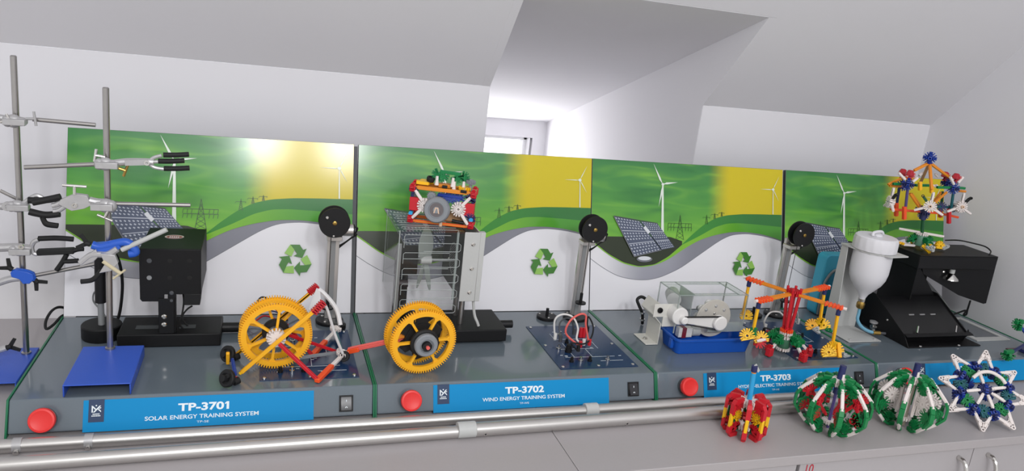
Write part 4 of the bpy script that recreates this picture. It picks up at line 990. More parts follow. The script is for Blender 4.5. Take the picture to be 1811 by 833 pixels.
MB().bar(T(.05, .005, .062), T(.1, .005, .061), .006, .006).build('rod_sleeve', K['blue'], t, bevel=.001)
MB().sheet([T(.055, .012, .009), T(.11, .012, .009), T(.105, .014, .028), T(.07, .014, .030)], .003).build('plate', K['tan'], t); MB().cyl(T(.084, -.004, .0142), T(.108, -.004, .0118), .0034, seg=10).build('black_rod', M_black, t); MB().cyl(T(.062, -.006, .0002), T(.062, -.006, .012), .0035, seg=10).build('clip', K['skin'], t)
# top
rod(t, T(.052, .012, .107), T(.088, .012, .107), 'green'); MB().bar(T(.050, .012, .108), T(.092, .012, .107), .0065, .0065).build('rod_sleeve', K['green'], t, bevel=.001)
for x, a in ((.047, 2.4), (.056, 3.6), (.085, 3.9), (.097, 5.2)): conn(t, T(x, .012, .101), nrm, rx * math.cos(a) + V((0, 0, math.sin(a))), 4, 'green', .9)
for x, z in ((.046, .090), (.078, .090), (.081, .083), (.100, .085)): MB().lathe([(.0045, -.009), (.0032, .0), (.0028, .009)], Matrix.Translation(T(x, .006, z)), 12).build('peg', K['white'], t)
conn(t, T(.018, .010, .082), V((0, 0, 1)), rx, 5, 'yellow', .9); conn(t, T(.024, .024, .082), V((0, 0, 1)), -rx, 5, 'yellow', .9); conn(t, T(.103, .012, .080), V((0, 0, 1)), rx, 8, 'yellow', .9); conn(t, T(.062, .015, .080), V((0, 0, 1)), rx, 5, 'amber', .9)
place('wheel', wheel_mesh(.0080, .009, [M_rub, M_rub]), t, frame(T(.033, .008, .091), (.1, -.2, 1))); MB().cyl(T(.058, .003, .079), T(.068, .003, .079), .0036, seg=12).build('clip', M_rub, t); MB().cyl(T(.096, -.004, .076), T(.108, -.004, .0755), .0030, seg=12).build('clip', M_rub, t)
place('gear', small_gear_mesh(.0098, .006, 'grey', 16), t, frame(T(.1135, .010, .094), V((.05, -.15, 1)))); MB().cyl(T(.1135, .010, .076), T(.1135, .010, .093), .0035, seg=10).build('pin', K['grey'], t)
MB().box((L - .012, .008, Hh - .012), (L + .004, Dp - .006, Hh + .004), 0, WM[t]).build('corner_block', K['tan'], t, bevel=.0015)
for q in range(4): conn(t, T(L, .006 + q * .008, .012 + (q % 2) * .004), rx, V((0, 0, 1)), 3, 'red', .75)
conn(t, T(L - .006, -.002, .061), nrm, rx, 4, 'navy', .8); conn(t, T(L - .003, -.002, .022), nrm, rx, 4, 'navy', .8); conn(t, T(.002, -.002, .065), nrm, rx, 4, 'navy', .7)

# ------------------------------------------------------------------ unit 2 patch leads
PZ = UH + .0016
def cable(pts, m, r, label, plugs=None):
    t = thing('patch_lead', label, 'cable', tuple(pts[0])); MB().tube(pts, r, 8).build('wire', m, t)
    for e, (a, d) in enumerate(((pts[0], 1), (pts[-1], -1))):
        a = V(a); MB().cyl(a + V((0, 0, -.001)), a + V((0, 0, .012)), .0038, seg=12).build('plug', plugs or m, t)
    return t
q = lambda u, v, y: tuple(GY(u, v, y))
x0, y0 = W + .366, -.307
cable([(.958, -.187, PZ + .0105), q(981, 567, -.19), q(995, 556, -.195), q(1013, 561, -.20), q(1022, 580, -.205), q(1020, 600, -.21), (1.010, -.22, PZ + .0105)], M_wht, .0021, 'white patch lead arching over the second unit circuit plate, plugged at left')
cable([(.998, -.23, PZ + .0105), q(1001, 590, -.226), q(1008, 568, -.228), q(1025, 556, -.226), q(1036, 558, -.222), q(1036, 575, -.222), (1.022, -.222, PZ + .0105)], K['pink'], .0021, 'pink red patch lead with upright red plugs on the second unit', K['red'])
cable([(.985, -.25, PZ + .0105), q(1010, 607, -.262), q(1034, 608, -.25), q(1046, 596, -.20), q(1049, 577, -.17), q(1040, 560, -.165), (1.046, -.155, PZ + .0105)], M_rub, .0018, 'black patch lead drooping round the coloured leads on the second unit')
cable([(.965, -.2, PZ + .0105), q(990, 590, -.19), q(990, 572, -.18), q(1000, 563, -.17), q(1012, 567, -.17), (1.01, -.165, PZ + .0105)], M_dgrey, .0018, 'dark grey patch lead crossing low behind the white lead')
b = MB().lathe([(.0072, 0), (.0072, .008), (.0058, .0085), (.0052, .016)], Matrix.Translation(GZ(1005, 622, PZ)), 20)
tag(b.build('control_knob', M_black, bevel=0), 'black control knob standing on the second circuit plate below the leads', 'knob')
for u, lab in ((1026, 'left red plug socket under the pink lead'), (1032, 'right red plug socket under the pink lead')):
    p = GZ(u, 596, PZ); tag(MB().lathe([(.0045, 0), (.0045, .012), (.0035, .022)], Matrix.Translation(p), 12).build('plug', K['red']), lab, 'plug')
# unit 3 leads
cable([q(1354, 576, -.16)[:2] + (PZ + .0105,), q(1352, 568, -.17), q(1362, 553, -.17), q(1378, 552, -.17), q(1388, 560, -.17), q(1400, 558, -.165), q(1409, 550, -.16), tuple(GZ(1411, 572, PZ + .0105))], M_wht, .0020, 'white patch lead looping behind the swing ride columns')
cable([tuple(GZ(1350, 590, PZ + .0105)), q(1352, 580, -.2), q(1372, 585, -.21), q(1382, 580, -.2), tuple(GZ(1376, 594, PZ + .0105))], M_rub, .0018, 'black patch lead low at the left of the swing ride')

# ------------------------------------------------------------------ unit 3: water turbine
t = thing('water_turbine', 'clear water turbine tank with cream disc and belt pulleys, beside the blue tray', 'turbine', (1.28, -.2, UH))
M3 = Matrix(((0, 0, 1, 1.166), (1, 0, 0, 0), (0, 1, 0, 0), (0, 0, 0, 1)))
b = MB(); b.box((1.166, -.206, UH), (1.196, -.146, UH + .002)); b.box((1.194, -.206, UH), (1.196, -.150, .106)); 
b.sheet([(1.195, -.206, .105), (1.195, -.150, .105), (1.172, -.150, .128), (1.172, -.206, .128)], .002); b.sheet([(1.172, -.206, .128), (1.172, -.150, .128), (1.186, -.150, .152), (1.186, -.206, .152)], .002)
b.box((1.172, -.207, .122), (1.232, -.205, .152)); b.box((1.196, -.209, .100), (1.232, -.206, .124)); br = b.build('bracket', M_cream, t, bevel=.0008)
MB().lathe([(.0062, 0), (.0062, .003), (.0035, .0032), (.0035, .001)], frame((1.186, -.207, .138), (0, -1, 0)), 16).build('socket', M_black, br)
screw(Matrix.Translation(V((1.178, -.178, UH + .002))), .006, M_chrome, br)
x0, x1, y0, y1, z0, z1 = 1.216, 1.389, -.227, -.142, .0805, .180
b = MB(); th = .003
b.box((x0, y0, z0 + .012), (x1, y0 + th, z1 - th)); b.box((x0, y1 - th, z0 + .012), (x1, y1, z1 - th)); b.box((x0, y0 + th, z0 + .012), (x0 + th, y1 - th, z1 - th)); b.box((x1 - th, y0 + th, z0 + .012), (x1, y1 - th, z1 - th))
for lo, hi in (((x0, y0), (x1, y0 + .009)), ((x0, y1 - .012), (x1, y1)), ((x0, y0 + .009), (1.253, y1 - .012)), ((1.367, y0 + .009), (x1, y1 - .012))): b.box(lo + (z1 - th,), hi + (z1,))
tk = b.build('acrylic_tank', M_acr, t, smooth=0)
b = MB(); e = .0011
for x in (x0, x1):
    for y in (y0, y1): b.box((x - e, y - e, z0 + .012), (x + e, y + e, z1 - .0005))
for y in (y0, y1): b.box((x0, y - e, z1 - e), (x1, y + e, z1 + e * .4))
for x in (x0, x1, 1.253, 1.367): b.box((x - e, y0, z1 - e), (x + e, y1, z1 + e * .4))
for y in (y0 + .009, y1 - .012): b.box((1.253, y - e * .7, z1 - e), (1.367, y + e * .7, z1 + e * .4))
b.box((1.262, y0 + .02, z0 + .03), (1.264, y1 - .01, z1 - .004)); b.build('tank_edges', M_acrb, tk, smooth=0)
wc = V((1.323, -.206, .118)); fr = frame(wc, (0, -1, 0), (1, 0, 0))
dk = MB().lathe([(.0001, 0), (.0430, 0), (.0440, .001), (.0440, .003), (.0430, .004), (.0001, .004)], fr, 56).build('turbine_disc', mat('disc_cream', 'C9C3BA', .35), t)
for k in range(6):
    a = k * math.pi / 3 + .5; r = .024 if k % 2 else .027; screw(frame(wc + V((r * math.cos(a), -.004, .008 + r * math.sin(a) * .9)), (0, -1, 0)), .0035, M_cast, dk)
screw(frame(wc + V((0, -.004, .012)), (0, -1, 0)), .003, M_chrome, dk)
MB().cyl(wc, wc + V((0, .06, 0)), .006, seg=16).build('turbine_shaft', M_mgrey, t)
pb = MB()
for k in range(10):
    a = 2 * math.pi * k / 10; c = wc + V((.032 * math.cos(a), .011, .032 * math.sin(a))); blob(pb, c, .009, 1, .8, 1)
pb.lathe([(.026, 0), (.026, .012)], frame(wc + V((0, .017, 0)), (0, -1, 0), (1, 0, 0)), 24); pb.build('turbine_cups', M_wht, t)
# motor, pulleys and belts in front of the tank
p1_ = GY(1209, 566, -.236); p2_ = GY(1272, 571, -.236)
MB().cyl(p1_ + V((-.006, .004, .006)), p1_ + V((-.006, .030, .006)), .0195, seg=28).build('motor_ring', M_wht, t, bevel=.002)
MB().cyl(p1_ + V((.006, .06, .024)), p1_ + V((.024, .10, .024)), .016, seg=20).build('motor', M_lgrey, t)
MB().lathe([(.0085, 0), (.0085, .010), (.006, .012)], frame(p1_ + V((0, .004, 0)), (0, -1, 0)), 20).build('pulley', M_wht, t); MB().lathe([(.0165, 0), (.0170, .004), (.0165, .012), (.014, .014)], frame(p2_ + V((0, .006, 0)), (0, -1, 0)), 28).build('pulley', M_wht, t)
MB().cyl(p2_ + V((0, .006, 0)), V((p2_.x, -.206, p2_.z)), .004).build('pulley_shaft', M_steel, t); MB().cyl(p1_ + V((0, .004, 0)), V((p1_.x, -.200, p1_.z)), .004).build('pulley_shaft', M_steel, t)
yb_ = p1_.y - .003; b = MB(); b.sheet([V((p1_.x, yb_, p1_.z + .0092)), V((p2_.x, yb_, p2_.z + .0168)), V((p2_.x, yb_, p2_.z + .0140)), V((p1_.x, yb_, p1_.z + .0068))], .003)
b.sheet([V((p1_.x, yb_, p1_.z - .0088)), V((p2_.x - .004, yb_, p2_.z - .0165)), V((p2_.x - .004, yb_, p2_.z - .0150)), V((p1_.x, yb_, p1_.z - .0072))], .003); b.build('drive_belt', M_rub, t)
MB().sheet([V((p1_.x, yb_ + .006, p1_.z + .0066)), V((p2_.x, yb_ + .006, p2_.z + .0138)), V((p2_.x, yb_ + .006, p2_.z - .0145)), V((p1_.x, yb_ + .006, p1_.z - .007))], .003).build('motor_arm', M_wht, t)
b = MB(); b.box((1.238, -.215, .076), (1.272, -.200, .098)); b.build('nozzle_block', M_wht, t, bevel=.001); MB().box((1.246, -.2165, .0755), (1.256, -.199, .0985)).build('clamp_band', mat('dark_red_band', '7C2233', .4), t, smooth=0)
MB().lathe([(.012, 0), (.012, .02)], frame((1.272, -.206, .088), (1, 0, 0)), 18).build('nozzle', M_lgrey, t)
MB().box((1.30, -.2290, .094), (1.389, -.2275, .116)).build('front_strip', M_acrb, t, smooth=0)
# tray
t = thing('plastic_tray', 'blue rectangular plastic tray catching water under the clear tank', 'tray', (1.30, -.225, UH))
def rrect(x0, x1, y0, y1, r, n=6):
    out = []
    for cx_, cy_, a0 in ((x1 - r, y1 - r, 0), (x0 + r, y1 - r, 90), (x0 + r, y0 + r, 180), (x1 - r, y0 + r, 270)):
        for k in range(n + 1):
            a = math.radians(a0 + 90 * k / n); out.append((cx_ + r * math.cos(a), cy_ + r * math.sin(a)))
    return out
X0, X1, Y0, Y1 = 1.2085, 1.400, -.262, -.182
lev = [(.006, 0, .010), (.001, .030, .012), (-.003, .031, .014), (-.003, .035, .014), (.002, .035, .011), (.004, .032, .011), (.009, .003, .009)]
b = MB(); n0 = None
for dd, z, r in lev: b.v += [V((x, y, UH + z)) for x, y in rrect(X0 + dd, X1 - dd, Y0 + dd, Y1 - dd, r)]
nn = len(b.v) // len(lev)
for k in range(len(lev) - 1):
    for i in range(nn):
        j = (i + 1) % nn; b.f.append([k * nn + i, k * nn + j, (k + 1) * nn + j, (k + 1) * nn + i]); b.m.append(0)
b.f.append(list(reversed(range(nn)))); b.m.append(0); b.f.append(list(range((len(lev) - 1) * nn, len(lev) * nn))); b.m.append(0)
b.build('tray_shell', M_tray, t)
MB().box((X0 - .004, Y0 + .018, UH + .008), (X0 + .004, Y0 + .030, UH + .030)).build('handle_rib', M_tray, t, bevel=.002)
# black hose bend at the left
t = thing('hose_elbow', 'black hose bend with metal clips standing left of the cream bracket', 'hose', (1.175, -.1, UH))
MB().tube([tuple(GZ(1136, 572, UH + .002)), q(1136, 555, -.1), q(1130, 540, -.095), q(1127, 530, -.09), q(1134, 525, -.09), q(1142, 529, -.1), q(1152, 541, -.14), q(1156, 548, -.17)], .0036, 10).build('hose', M_rub, t)
for v in (553, 565): MB().cyl(GY(1136, v, -.1) + V((0, 0, -.002)), GY(1136, v, -.1) + V((0, 0, .002)), .0062, seg=16).build('hose_clip', M_chrome, t)

# ------------------------------------------------------------------ swing ride
UH += .0022
t = thing('swing_ride', 'toy swing ride with four orange tipped arms and hanging yellow seats', 'toy model', (1.482, -.262, UH))
C0 = V((1.482, -.262, 0)); za = .196
tips = [GZ(1322, 492, za), GZ(1340, 532, za - .006), GZ(1463, 507, za), GZ(1490, 545, za - .006)]
hubt = V((C0.x + .004, C0.y + .008, za - .004))
zb = GY(1390, 583, -.262).z
for k in range(4):
    a = k * math.pi / 2 + .7; c = V((.0095 * math.cos(a), .0095 * math.sin(a), 0))
    rod(t, V((C0.x, C0.y, zb)) + c * .8, hubt + c * 1.5 + V((0, 0, .016)), 'red'); MB().bar(V((C0.x, C0.y, zb + .008)) + c * .8, hubt + c * 1.45, .0062, .0055).build('rod_sleeve', K['red'], t, bevel=.001)
conn(t, hubt, (0, 0, 1), (1, .4, 0), 8, 'red', .95); conn(t, hubt + V((0, 0, .007)), (0, 0, 1), (1, .1, 0), 8, 'red', .9)
for k, tp in enumerate(tips):
    d = (tp - hubt); dn = d.normalized(); sd = dn.cross(V((0, 0, 1))).normalized()
    for s_ in (-1, 1): rod(t, hubt + dn * .010 + sd * .003 * s_ + V((0, 0, .001)), hubt + d * .80 + sd * .0045 * s_, 'amber')
    MB().bar(hubt + dn * .012, hubt + d * .72, .0085, .0052).build('rod_sleeve', K['amber'], t, bevel=.001)
    b = MB(); b.bar(hubt + d * .66, tp + dn * .002, .0135, .006)
    for j in range(5):
        p = hubt + d * (.68 + .075 * j); b.bar(p - sd * .009, p + sd * .009, .0038, .0085)
    b.build('connector', K['orange'], t, bevel=.0008)
    MB().cyl(tp + dn * .001, tp + dn * .009, .0035, seg=10).build('rod_tip', K['white'], t)
    # hanging arm and seat
    top = tp - dn * .006 - V((0, 0, .008)); foot = [GY(1314, 556, top.y), GY(1331, 588, top.y), GY(1457, 570, top.y), GY(1478, 612, top.y)][k]
    foot = V((top.x + (foot.x - top.x) * .35, top.y, max(foot.z, UH + .022)))
    MB().cyl(top + V((0, 0, .008)), top - V((0, 0, .010)), .0050, seg=12).build('connector', K['navy'], t)
    rod(t, top - V((0, 0, .006)), foot, 'yellow'); MB().bar(top - V((0, 0, .010)), foot, .0060, .0055).build('rod_sleeve', K['gear'], t, bevel=.001)
    fl = V((-.35, -.75, .55))
    if k == 0:
        conn(t, foot + V((.010, 0, -.004)), (-.3, -.9, .2), (1, 0, 0), 5, 'yellow'); continue
    conn(t, foot + V((-.016 if k < 2 else .008, -.004, -.006)), fl, (1, 0, .1), 5, 'yellow', 1.1); conn(t, foot + V((.016 if k < 2 else -.016, -.010 if k != 2 else .004, -.010)), fl, (1, -.1, .1), 5, 'yellow' if k != 2 else 'gear', 1.1)
    conn(t, foot + V((0, -.004, -.002)), (-.8, -.5, .1), (0, .2, 1), 4, 'green' if k == 1 else 'yellow')
    if k == 1: conn(t, foot + V((.012, -.012, -.016)), (-.5, -.8, .2), (0, 0, -1), 3, 'red'); rod(t, foot + V((.004, -.014, -.014)), foot + V((.020, -.020, -.008)), 'white')
    if k == 2: tri(t, foot + V((-.022, -.012, -.012)), (.2, -.7, .6), (1, -.4, .2), 'lgrey'); tri(t, foot + V((.010, -.016, -.012)), (.2, -.7, .6), (1, .1, .2), 'green'); conn(t, foot + V((.014, .004, -.014)), fl, (1, .4, 0), 4, 'green', .9)
    if k == 3:
        tri(t, foot + V((.046, -.006, -.0195)), (.1, -.4, .9), (-1, .2, .1), 'lgrey', 1.1); rod(t, foot + V((.020, .018, -.012)), foot + V((.05, -.012, -.0165)), 'dgreen')
        MB().bar(foot + V((-.028, -.006, -.0175)), foot + V((.012, -.010, -.0165)), .008, .007).build('rod_sleeve', K['gear'], t, bevel=.001); MB().bar(foot + V((.006, -.022, -.0175)), foot + V((.014, 0, .008)), .008, .007).build('rod_sleeve', K['gear'], t, bevel=.001)
# turntable base
MB().lathe([(.0125, UH + .010), (.0135, UH + .012), (.0135, UH + .030), (.0125, UH + .032)], Matrix.Translation(V((C0.x, C0.y, 0))), 28).build('drum', mat('toy_clear_green', '3E6B52', .35), t)
conn(t, V((C0.x, C0.y, UH + .0065)), (0, 0, 1), (1, 0, 0), 8, 'white', 1.05); conn(t, V((C0.x, C0.y, UH + .0350)), (0, 0, 1), (1, .3, 0), 8, 'white', 1.0); conn(t, V((C0.x, C0.y, UH + .044)), (0, 0, 1), (1, .2, 0), 8, 'white', .95); conn(t, V((C0.x, C0.y, UH + .0500)), (0, 0, 1), (1, .1, 0), 8, 'orange', .95)
MB().cyl((C0.x, C0.y, UH + .001), (C0.x, C0.y, UH + .058), .005, seg=12).build('spindle', K['red'], t)
for k, a in enumerate((-2.75, -1.35, -.55, .35, 1.6, 2.5)):
    d = V((math.cos(a), math.sin(a), 0)); p = V((C0.x, C0.y, UH + .030)) + d * .024
    conn(t, p, d.cross(V((0, 0, 1))), d, 4, 'green'); conn(t, p + d * .006, V((0, 0, 1)), d, 4, 'green', .9)
    e = V((C0.x, C0.y, UH + .012)) + d * .052; rod(t, p + d * .008, e, 'white'); MB().bar(p + d * .010 - V((0, 0, .002)), p.lerp(e, .9), .0058, .0055).build('rod_sleeve', K['white'], t, bevel=.001)
    conn(t, e + d * .004 + V((0, 0, .002)), d, (0, 0, 1), 3, 'red', .8); MB().box((-.0075, -.006, -.012), (.0075, .006, .006), 0, frame(e + d * .004, (0, 0, 1), d)).build('foot', K['red'], t, bevel=.001)

UH -= .0022
# ------------------------------------------------------------------ unit 4: reservoir bottle on its bracket
t = thing('reservoir_bottle', 'milky white reservoir bottle with ribbed cap on a grey sheet metal bracket', 'reservoir', (1.75, -.17, UH))
b = MB(); b.box((1.702, -.226, UH), (1.800, -.128, UH + .0022)); b.sheet([(1.708, -.129, UH), (1.806, -.129, UH), (1.806, -.129, .250), (1.795, -.129, .277), (1.708, -.129, .277)], .0022); b.build('bracket', M_lgrey, t, bevel=.0008)
MB().sheet([(1.7070, -.129, UH + .002), (1.7070, -.168, UH + .002), (1.7070, -.150, .277), (1.7070, -.129, .277)], .0022).build('bracket_side', M_lgrey, t, bevel=.0006)
bc = V((1.752, -.184, 0))
b = MB(); pts = [(1.703, -.129), (1.797, -.129), (1.806, -.236), (1.748, -.243), (1.703, -.165)]
for (a, c) in zip(pts, pts[1:] + pts[:1]):
    n = 6
    for k in range(n):
        p = V(a).lerp(V(c), k / n); r = V(a).lerp(V(c), (k + 1) / n); pc = V((bc.x, bc.y)); pi_ = pc + (p - pc).normalized() * .0462; ri = pc + (r - pc).normalized() * .0462
        if (p - pc).length < .047: p = pc + (p - pc).normalized() * .0472
        if (r - pc).length < .047: r = pc + (r - pc).normalized() * .0472
        b.add([(p.x, p.y, .2745), (r.x, r.y, .2745), (ri.x, ri.y, .2745), (pi_.x, pi_.y, .2745), (p.x, p.y, .2775), (r.x, r.y, .2775), (ri.x, ri.y, .2775), (pi_.x, pi_.y, .2775)], [(3, 2, 1, 0), (4, 5, 6, 7), (0, 1, 5, 4), (2, 3, 7, 6)])
b.build('shelf', M_lgrey, t)
MB().lathe([(.006, .150), (.0085, .158), (.012, .166), (.022, .178), (.034, .193), (.041, .208), (.0440, .224), (.0445, .250), (.0440, .280), (.043, .290), (.0001, .290)], Matrix.Translation(bc), 48).build('bottle', M_poly, t)
cp = []
b = MB(); n = 72
for (r, z) in ((.0490, .2785), (.0500, .281), (.0498, .303), (.0475, .309), (.0440, .3115), (.0001, .312)):
    for i in range(n):
        a = 2 * math.pi * i / n; rr = r - (.0010 if (i // 2) % 2 and .28 < z < .305 else 0); b.v.append(bc + V((rr * math.cos(a), rr * math.sin(a), z)))
for k in range(5):
    for i in range(n): j = (i + 1) % n; b.f.append([k * n + i, k * n + j, (k + 1) * n + j, (k + 1) * n + i]); b.m.append(0)
b.f.append(list(reversed(range(n)))); b.m.append(0); cpo = b.build('cap', M_poly, t, smooth=25)
b = MB(); b.tube([bc + V(p) for p in ((-.020, -.008, .3125), (-.018, -.004, .319), (-.004, 0, .3215), (.014, .004, .321), (.022, .006, .3150))], .0035, 10); b.lathe([(.012, .312), (.0115, .316), (.004, .318)], Matrix.Translation(bc), 20); b.build('cap_tab', M_poly, cpo)
MB().lathe([(.0085, .146), (.0085, .153)], Matrix.Translation(bc), 16).build('neck_ring', M_chrome, t)
MB().lathe([(.0075, .128), (.0095, .131), (.0095, .141), (.007, .146)], Matrix.Translation(bc), 8).build('brass_nut', M_brass, t)
hp = [bc + V((0, 0, .130)), bc + V((.001, 0, .115)), bc + V((.0, -.002, .099)), bc + V((.010, -.006, .084)), bc + V((.026, -.012, .074)), bc + V((.043, -.018, .070))]
MB().tube(hp, .0040, 12).build('hose', M_hose, t); MB().cyl(hp[-1] - V((.002, 0, 0)), hp[-1] + V((.016, -.004, 0)), .0052, seg=8).build('brass_fitting', M_brass, t); MB().cyl(hp[-1] + V((.016, -.004, 0)), hp[-1] + V((.030, -.007, 0)), .0032, seg=10).build('outlet_tube', M_dgrey, t)
for x, y in ((1.715, -.215), (1.788, -.216)): screw(Matrix.Translation(V((x, y, UH + .0022))), .004, M_cast, t)
t = thing('tap_valve', 'small chrome and brass valve lying behind the blue hose', 'valve', tuple(GZ(1545, 578, UH)))
p = GZ(1541, 577, UH + .010); b = MB(); b.cyl(p, p + V((.016, -.004, -.001)), .008, seg=10); b.build('valve_body', M_chrome, t, bevel=.001); MB().cyl(p + V((.016, -.004, -.001)), p + V((.028, -.007, -.002)), .0055, seg=8).build('brass_end', M_brass, t)
MB().lathe([(.004, 0), (.0105, .004), (.0105, .008), (.004, .010)], frame(p + V((.004, -.001, .006)), (0, 0, 1)), 12).build('valve_wheel', M_cast, t); MB().cyl(p + V((.008, -.002, -.010)), p + V((.008, -.002, 0)), .004).build('valve_foot', M_cast, t)
# cyan tank behind
t = thing('cyan_tank', 'cyan plastic housing with a grey rounded rim, behind the reservoir bracket', 'housing', (1.775, -.03, UH))
rr = rrect(1.742, 1.835, UH, .222, .014, 5); b = MB(); b.prism(rr, .034, frame((0, -.018, 0), (0, -1, 0), (1, 0, 0)) @ Matrix.Diagonal(V((1, 1, 1, 1))))
b.build('shell', M_sky, t, bevel=.002) if False else MB().prism(rr, .034, Matrix(((1, 0, 0, 0), (0, 0, -1, -.018), (0, 1, 0, 0), (0, 0, 0, 1)))).build('shell', M_sky, t, bevel=.003)
path = [(1.750, -.055, UH + .004), (1.748, -.055, .12), (1.751, -.055, .150), (1.768, -.055, .178), (1.795, -.055, .186), (1.822, -.055, .182)]
MB().tube(path, .0035, 8).build('rim', M_mgrey, t)
MB().prism([(1.753, UH + .004), (1.752, .140), (1.768, .172), (1.795, .181), (1.826, .178), (1.826, UH + .004)], .0015, Matrix(((1, 0, 0, 0), (0, 0, -1, -.0522), (0, 1, 0, 0), (0, 0, 0, 1)))).build('front_cover', mat('cyan_cover', '2C7F9E', .4), t)

# ------------------------------------------------------------------ unit 4: black solar heat stand with hood
t = thing('solar_heater', 'large black sheet metal stand with a hood lamp over a sloping collector', 'solar heater', (2.0, -.13, UH))
M4 = lambda x: Matrix(((0, 0, 1, x), (1, 0, 0, 0), (0, 1, 0, 0), (0, 0, 0, 1)))
b = MB()
b.prism([(-.248, .083), (-.134, .147), (-.04, .147), (-.04, UH + .002), (-.268, UH + .002)], .0025, M4(1.842)); b.prism([(-.248, .083), (-.134, .147), (-.04, .147), (-.04, UH + .002), (-.240, UH + .002)], .0025, M4(2.046))
b.box((1.842, -.268, UH), (2.075, -.04, UH + .0025)); b.sheet([(1.842, -.247, .0830), (2.0485, -.247, .0830), (2.0485, -.236, UH + .002), (1.842, -.236, UH + .002)], .0025)
b.sheet([(1.842, -.258, .0805), (2.055, -.258, .0805), (2.055, -.247, .0845), (1.842, -.247, .0845)], .0025); b.sheet([(2.049, -.25, .083), (2.075, -.225, .0825), (2.075, -.22, UH + .004), (2.05, -.236, UH + .004)], .0025)
tr = b.build('collector_housing', M_blackm, t, bevel=.0008)
sl4 = (.147 - .083) / (.248 - .134); zp_ = lambda y: .083 + sl4 * (y + .248)
MB().sheet([(1.846, -.245, .0790), (2.046, -.245, .0790), (2.046, -.137, zp_(-.137) - .006), (1.846, -.137, zp_(-.137) - .006)], .003).build('collector_plate', mat('black_satin', '0E0E10', .3), tr, smooth=0)
b = MB()
for x in (1.905, 1.940, 1.975):
    b.box((x, -.192, zp_(-.192) - .0045), (x + .016, -.1895, zp_(-.19) - .0028))
b.build('slot_highlight', M_cast, tr, smooth=0)
for (u, v, m) in ((1622, 589, M_chrome), (1690, 588, M_chrome)):
    p = GZ(u, v, .086); MB().cyl(p, p + V((.012, .012, .012)), .0022, seg=8).build('latch', m, tr)
for (u, v) in ((1627, 613), (1695, 611)): screw(Matrix.Translation(GZ(u, v, UH + .0025)), .0042, M_chrome, tr)
screw(frame((1.842, -.19, .098), (-1, 0, 0)), .003, M_chrome, tr)
# column and C shaped cheek
b = MB(); b.sheet([(1.942, -.150, .2550), (1.942, -.046, .2550), (1.942, -.046, UH + .002), (1.942, -.150, .118)], .003); b.box((1.942, -.046, UH + .002), (2.10, -.043, .2550))
yk = -.1265; ck = [(1627, 456), (1764, 456), (1743, 536), (1738, 537), (1695, 522), (1632, 484), (1656, 544), (1640, 548), (1590, 556)]
b.sheet([GY(u, v, yk) for u, v in ck[:6]], .003); b.sheet([V((1.9425, yk, .252)), GY(1632, 484, yk), GY(1664, 546, yk), V((1.9425, yk, .105))], .003)
b.build('column', M_blackm, t, smooth=0)
b = MB(); b.box((1.936, -.154, .2525), (2.2, -.046, .2555)); b.box((1.936, -.154, .2205), (2.2, -.1515, .2525)); b.box((2.1975, -.1515, .2205), (2.2, -.046, .2525)); b.box((1.936, -.1515, .2205), (1.9385, -.046, .2525)); b.box((1.936, -.049, .2205), (2.2, -.046, .2525))
hd = b.build('hood', M_blackm, t, bevel=.001)
p = GY(1682, 488, -.138); b = MB().lathe([(.0065, .030), (.0065, .014), (.004, .012)], Matrix.Translation(V((p.x, p.y, p.z - .012))), 16); b.build('lamp_holder', M_lgrey, t)
MB().lathe([(.006, .014), (.010, .010), (.0185, .001), (.0200, -.003), (.0180, -.003), (.009, .006), (.0001, .007)], Matrix.Translation(V((p.x, p.y, p.z - .006))), 28, cap=False).build('halogen_bulb', M_chrome, t)
MB().cyl((p.x, p.y, p.z + .016), (p.x, p.y, .2526), .0035).build('lamp_stem', M_dgrey, t); screw(frame((p.x - .018, yk - .0015, p.z + .008), (0, -1, 0)), .004, M_chrome, t)
MB().sheet([GY(1634, 490, -.06), GY(1668, 528, -.06), GY(1680, 546, -.06), GY(1655, 546, -.06)], .002).build('reflector_plate', M_mgrey, t, smooth=0)
tag(MB().tube([q(1716, 532, -.128), q(1711, 548, -.12), q(1709, 556, -.11), q(1704, 557, -.10), q(1708, 549, -.10), q(1695, 553, -.09), q(1680, 558, -.08)], .0024, 8).build('lamp_cable', M_rub), 'black cable hanging from the hood and knotting behind the collector', 'cable')
tag(MB().tube([tuple(GZ(1672, 425, .2578)), q(1695, 425, -.085), q(1720, 430, -.085), q(1742, 436, -.09), q(1752, 444, -.1), tuple(GZ(1750, 450, .2578))], .0019, 8).build('hood_cable', M_rub), 'thin black cable arching over the top of the black hood', 'cable')

# ------------------------------------------------------------------ carousel on the black hood
HZ = .2562
t = thing('toy_carousel', 'toy carousel of coloured rods with red hearts, standing on the black hood', 'toy model', (2.03, -.095, HZ))
yc = -.095; g = lambda u, v, dy=0: GY(u, v, yc + dy)
zz = lambda zx, zy: (1550 + zx / 4.383, 260 + zy / 4.383)
G = lambda zx, zy, dy=0: g(*zz(zx, zy), dy)
def sleeve(a, b, col, w=.0062, name='rod_sleeve'): return MB().bar(a, b, w, w * .92).build(name, K[col], t, bevel=.001)
cc = G(350, 690)
fv = V((-.70, -.70, .10))           # towards the viewer
MB().lathe([(.0115, HZ + .009), (.0125, HZ + .011), (.0125, HZ + .036), (.0115, HZ + .038)], Matrix.Translation(V((cc.x, yc, 0))), 26).build('drum', mat('toy_clear_green2', '5E8A74', .35), t)
conn(t, V((cc.x, yc, HZ + .0405)), (0, 0, 1), (1, 0, 0), 8, 'white')
for d, ln in ((V((.75, -.66, 0)), .05), (V((-.75, .66, 0)), .055)):
    p = V((cc.x, yc, HZ + .043)); rod(t, p, p + d * ln, 'white'); sleeve(p + d * .01, p + d * ln * .8, 'white')
MB().cyl((cc.x, yc, HZ + .038), G(362, 545), .0042, seg=10).build('spindle', K['dgreen'], t)
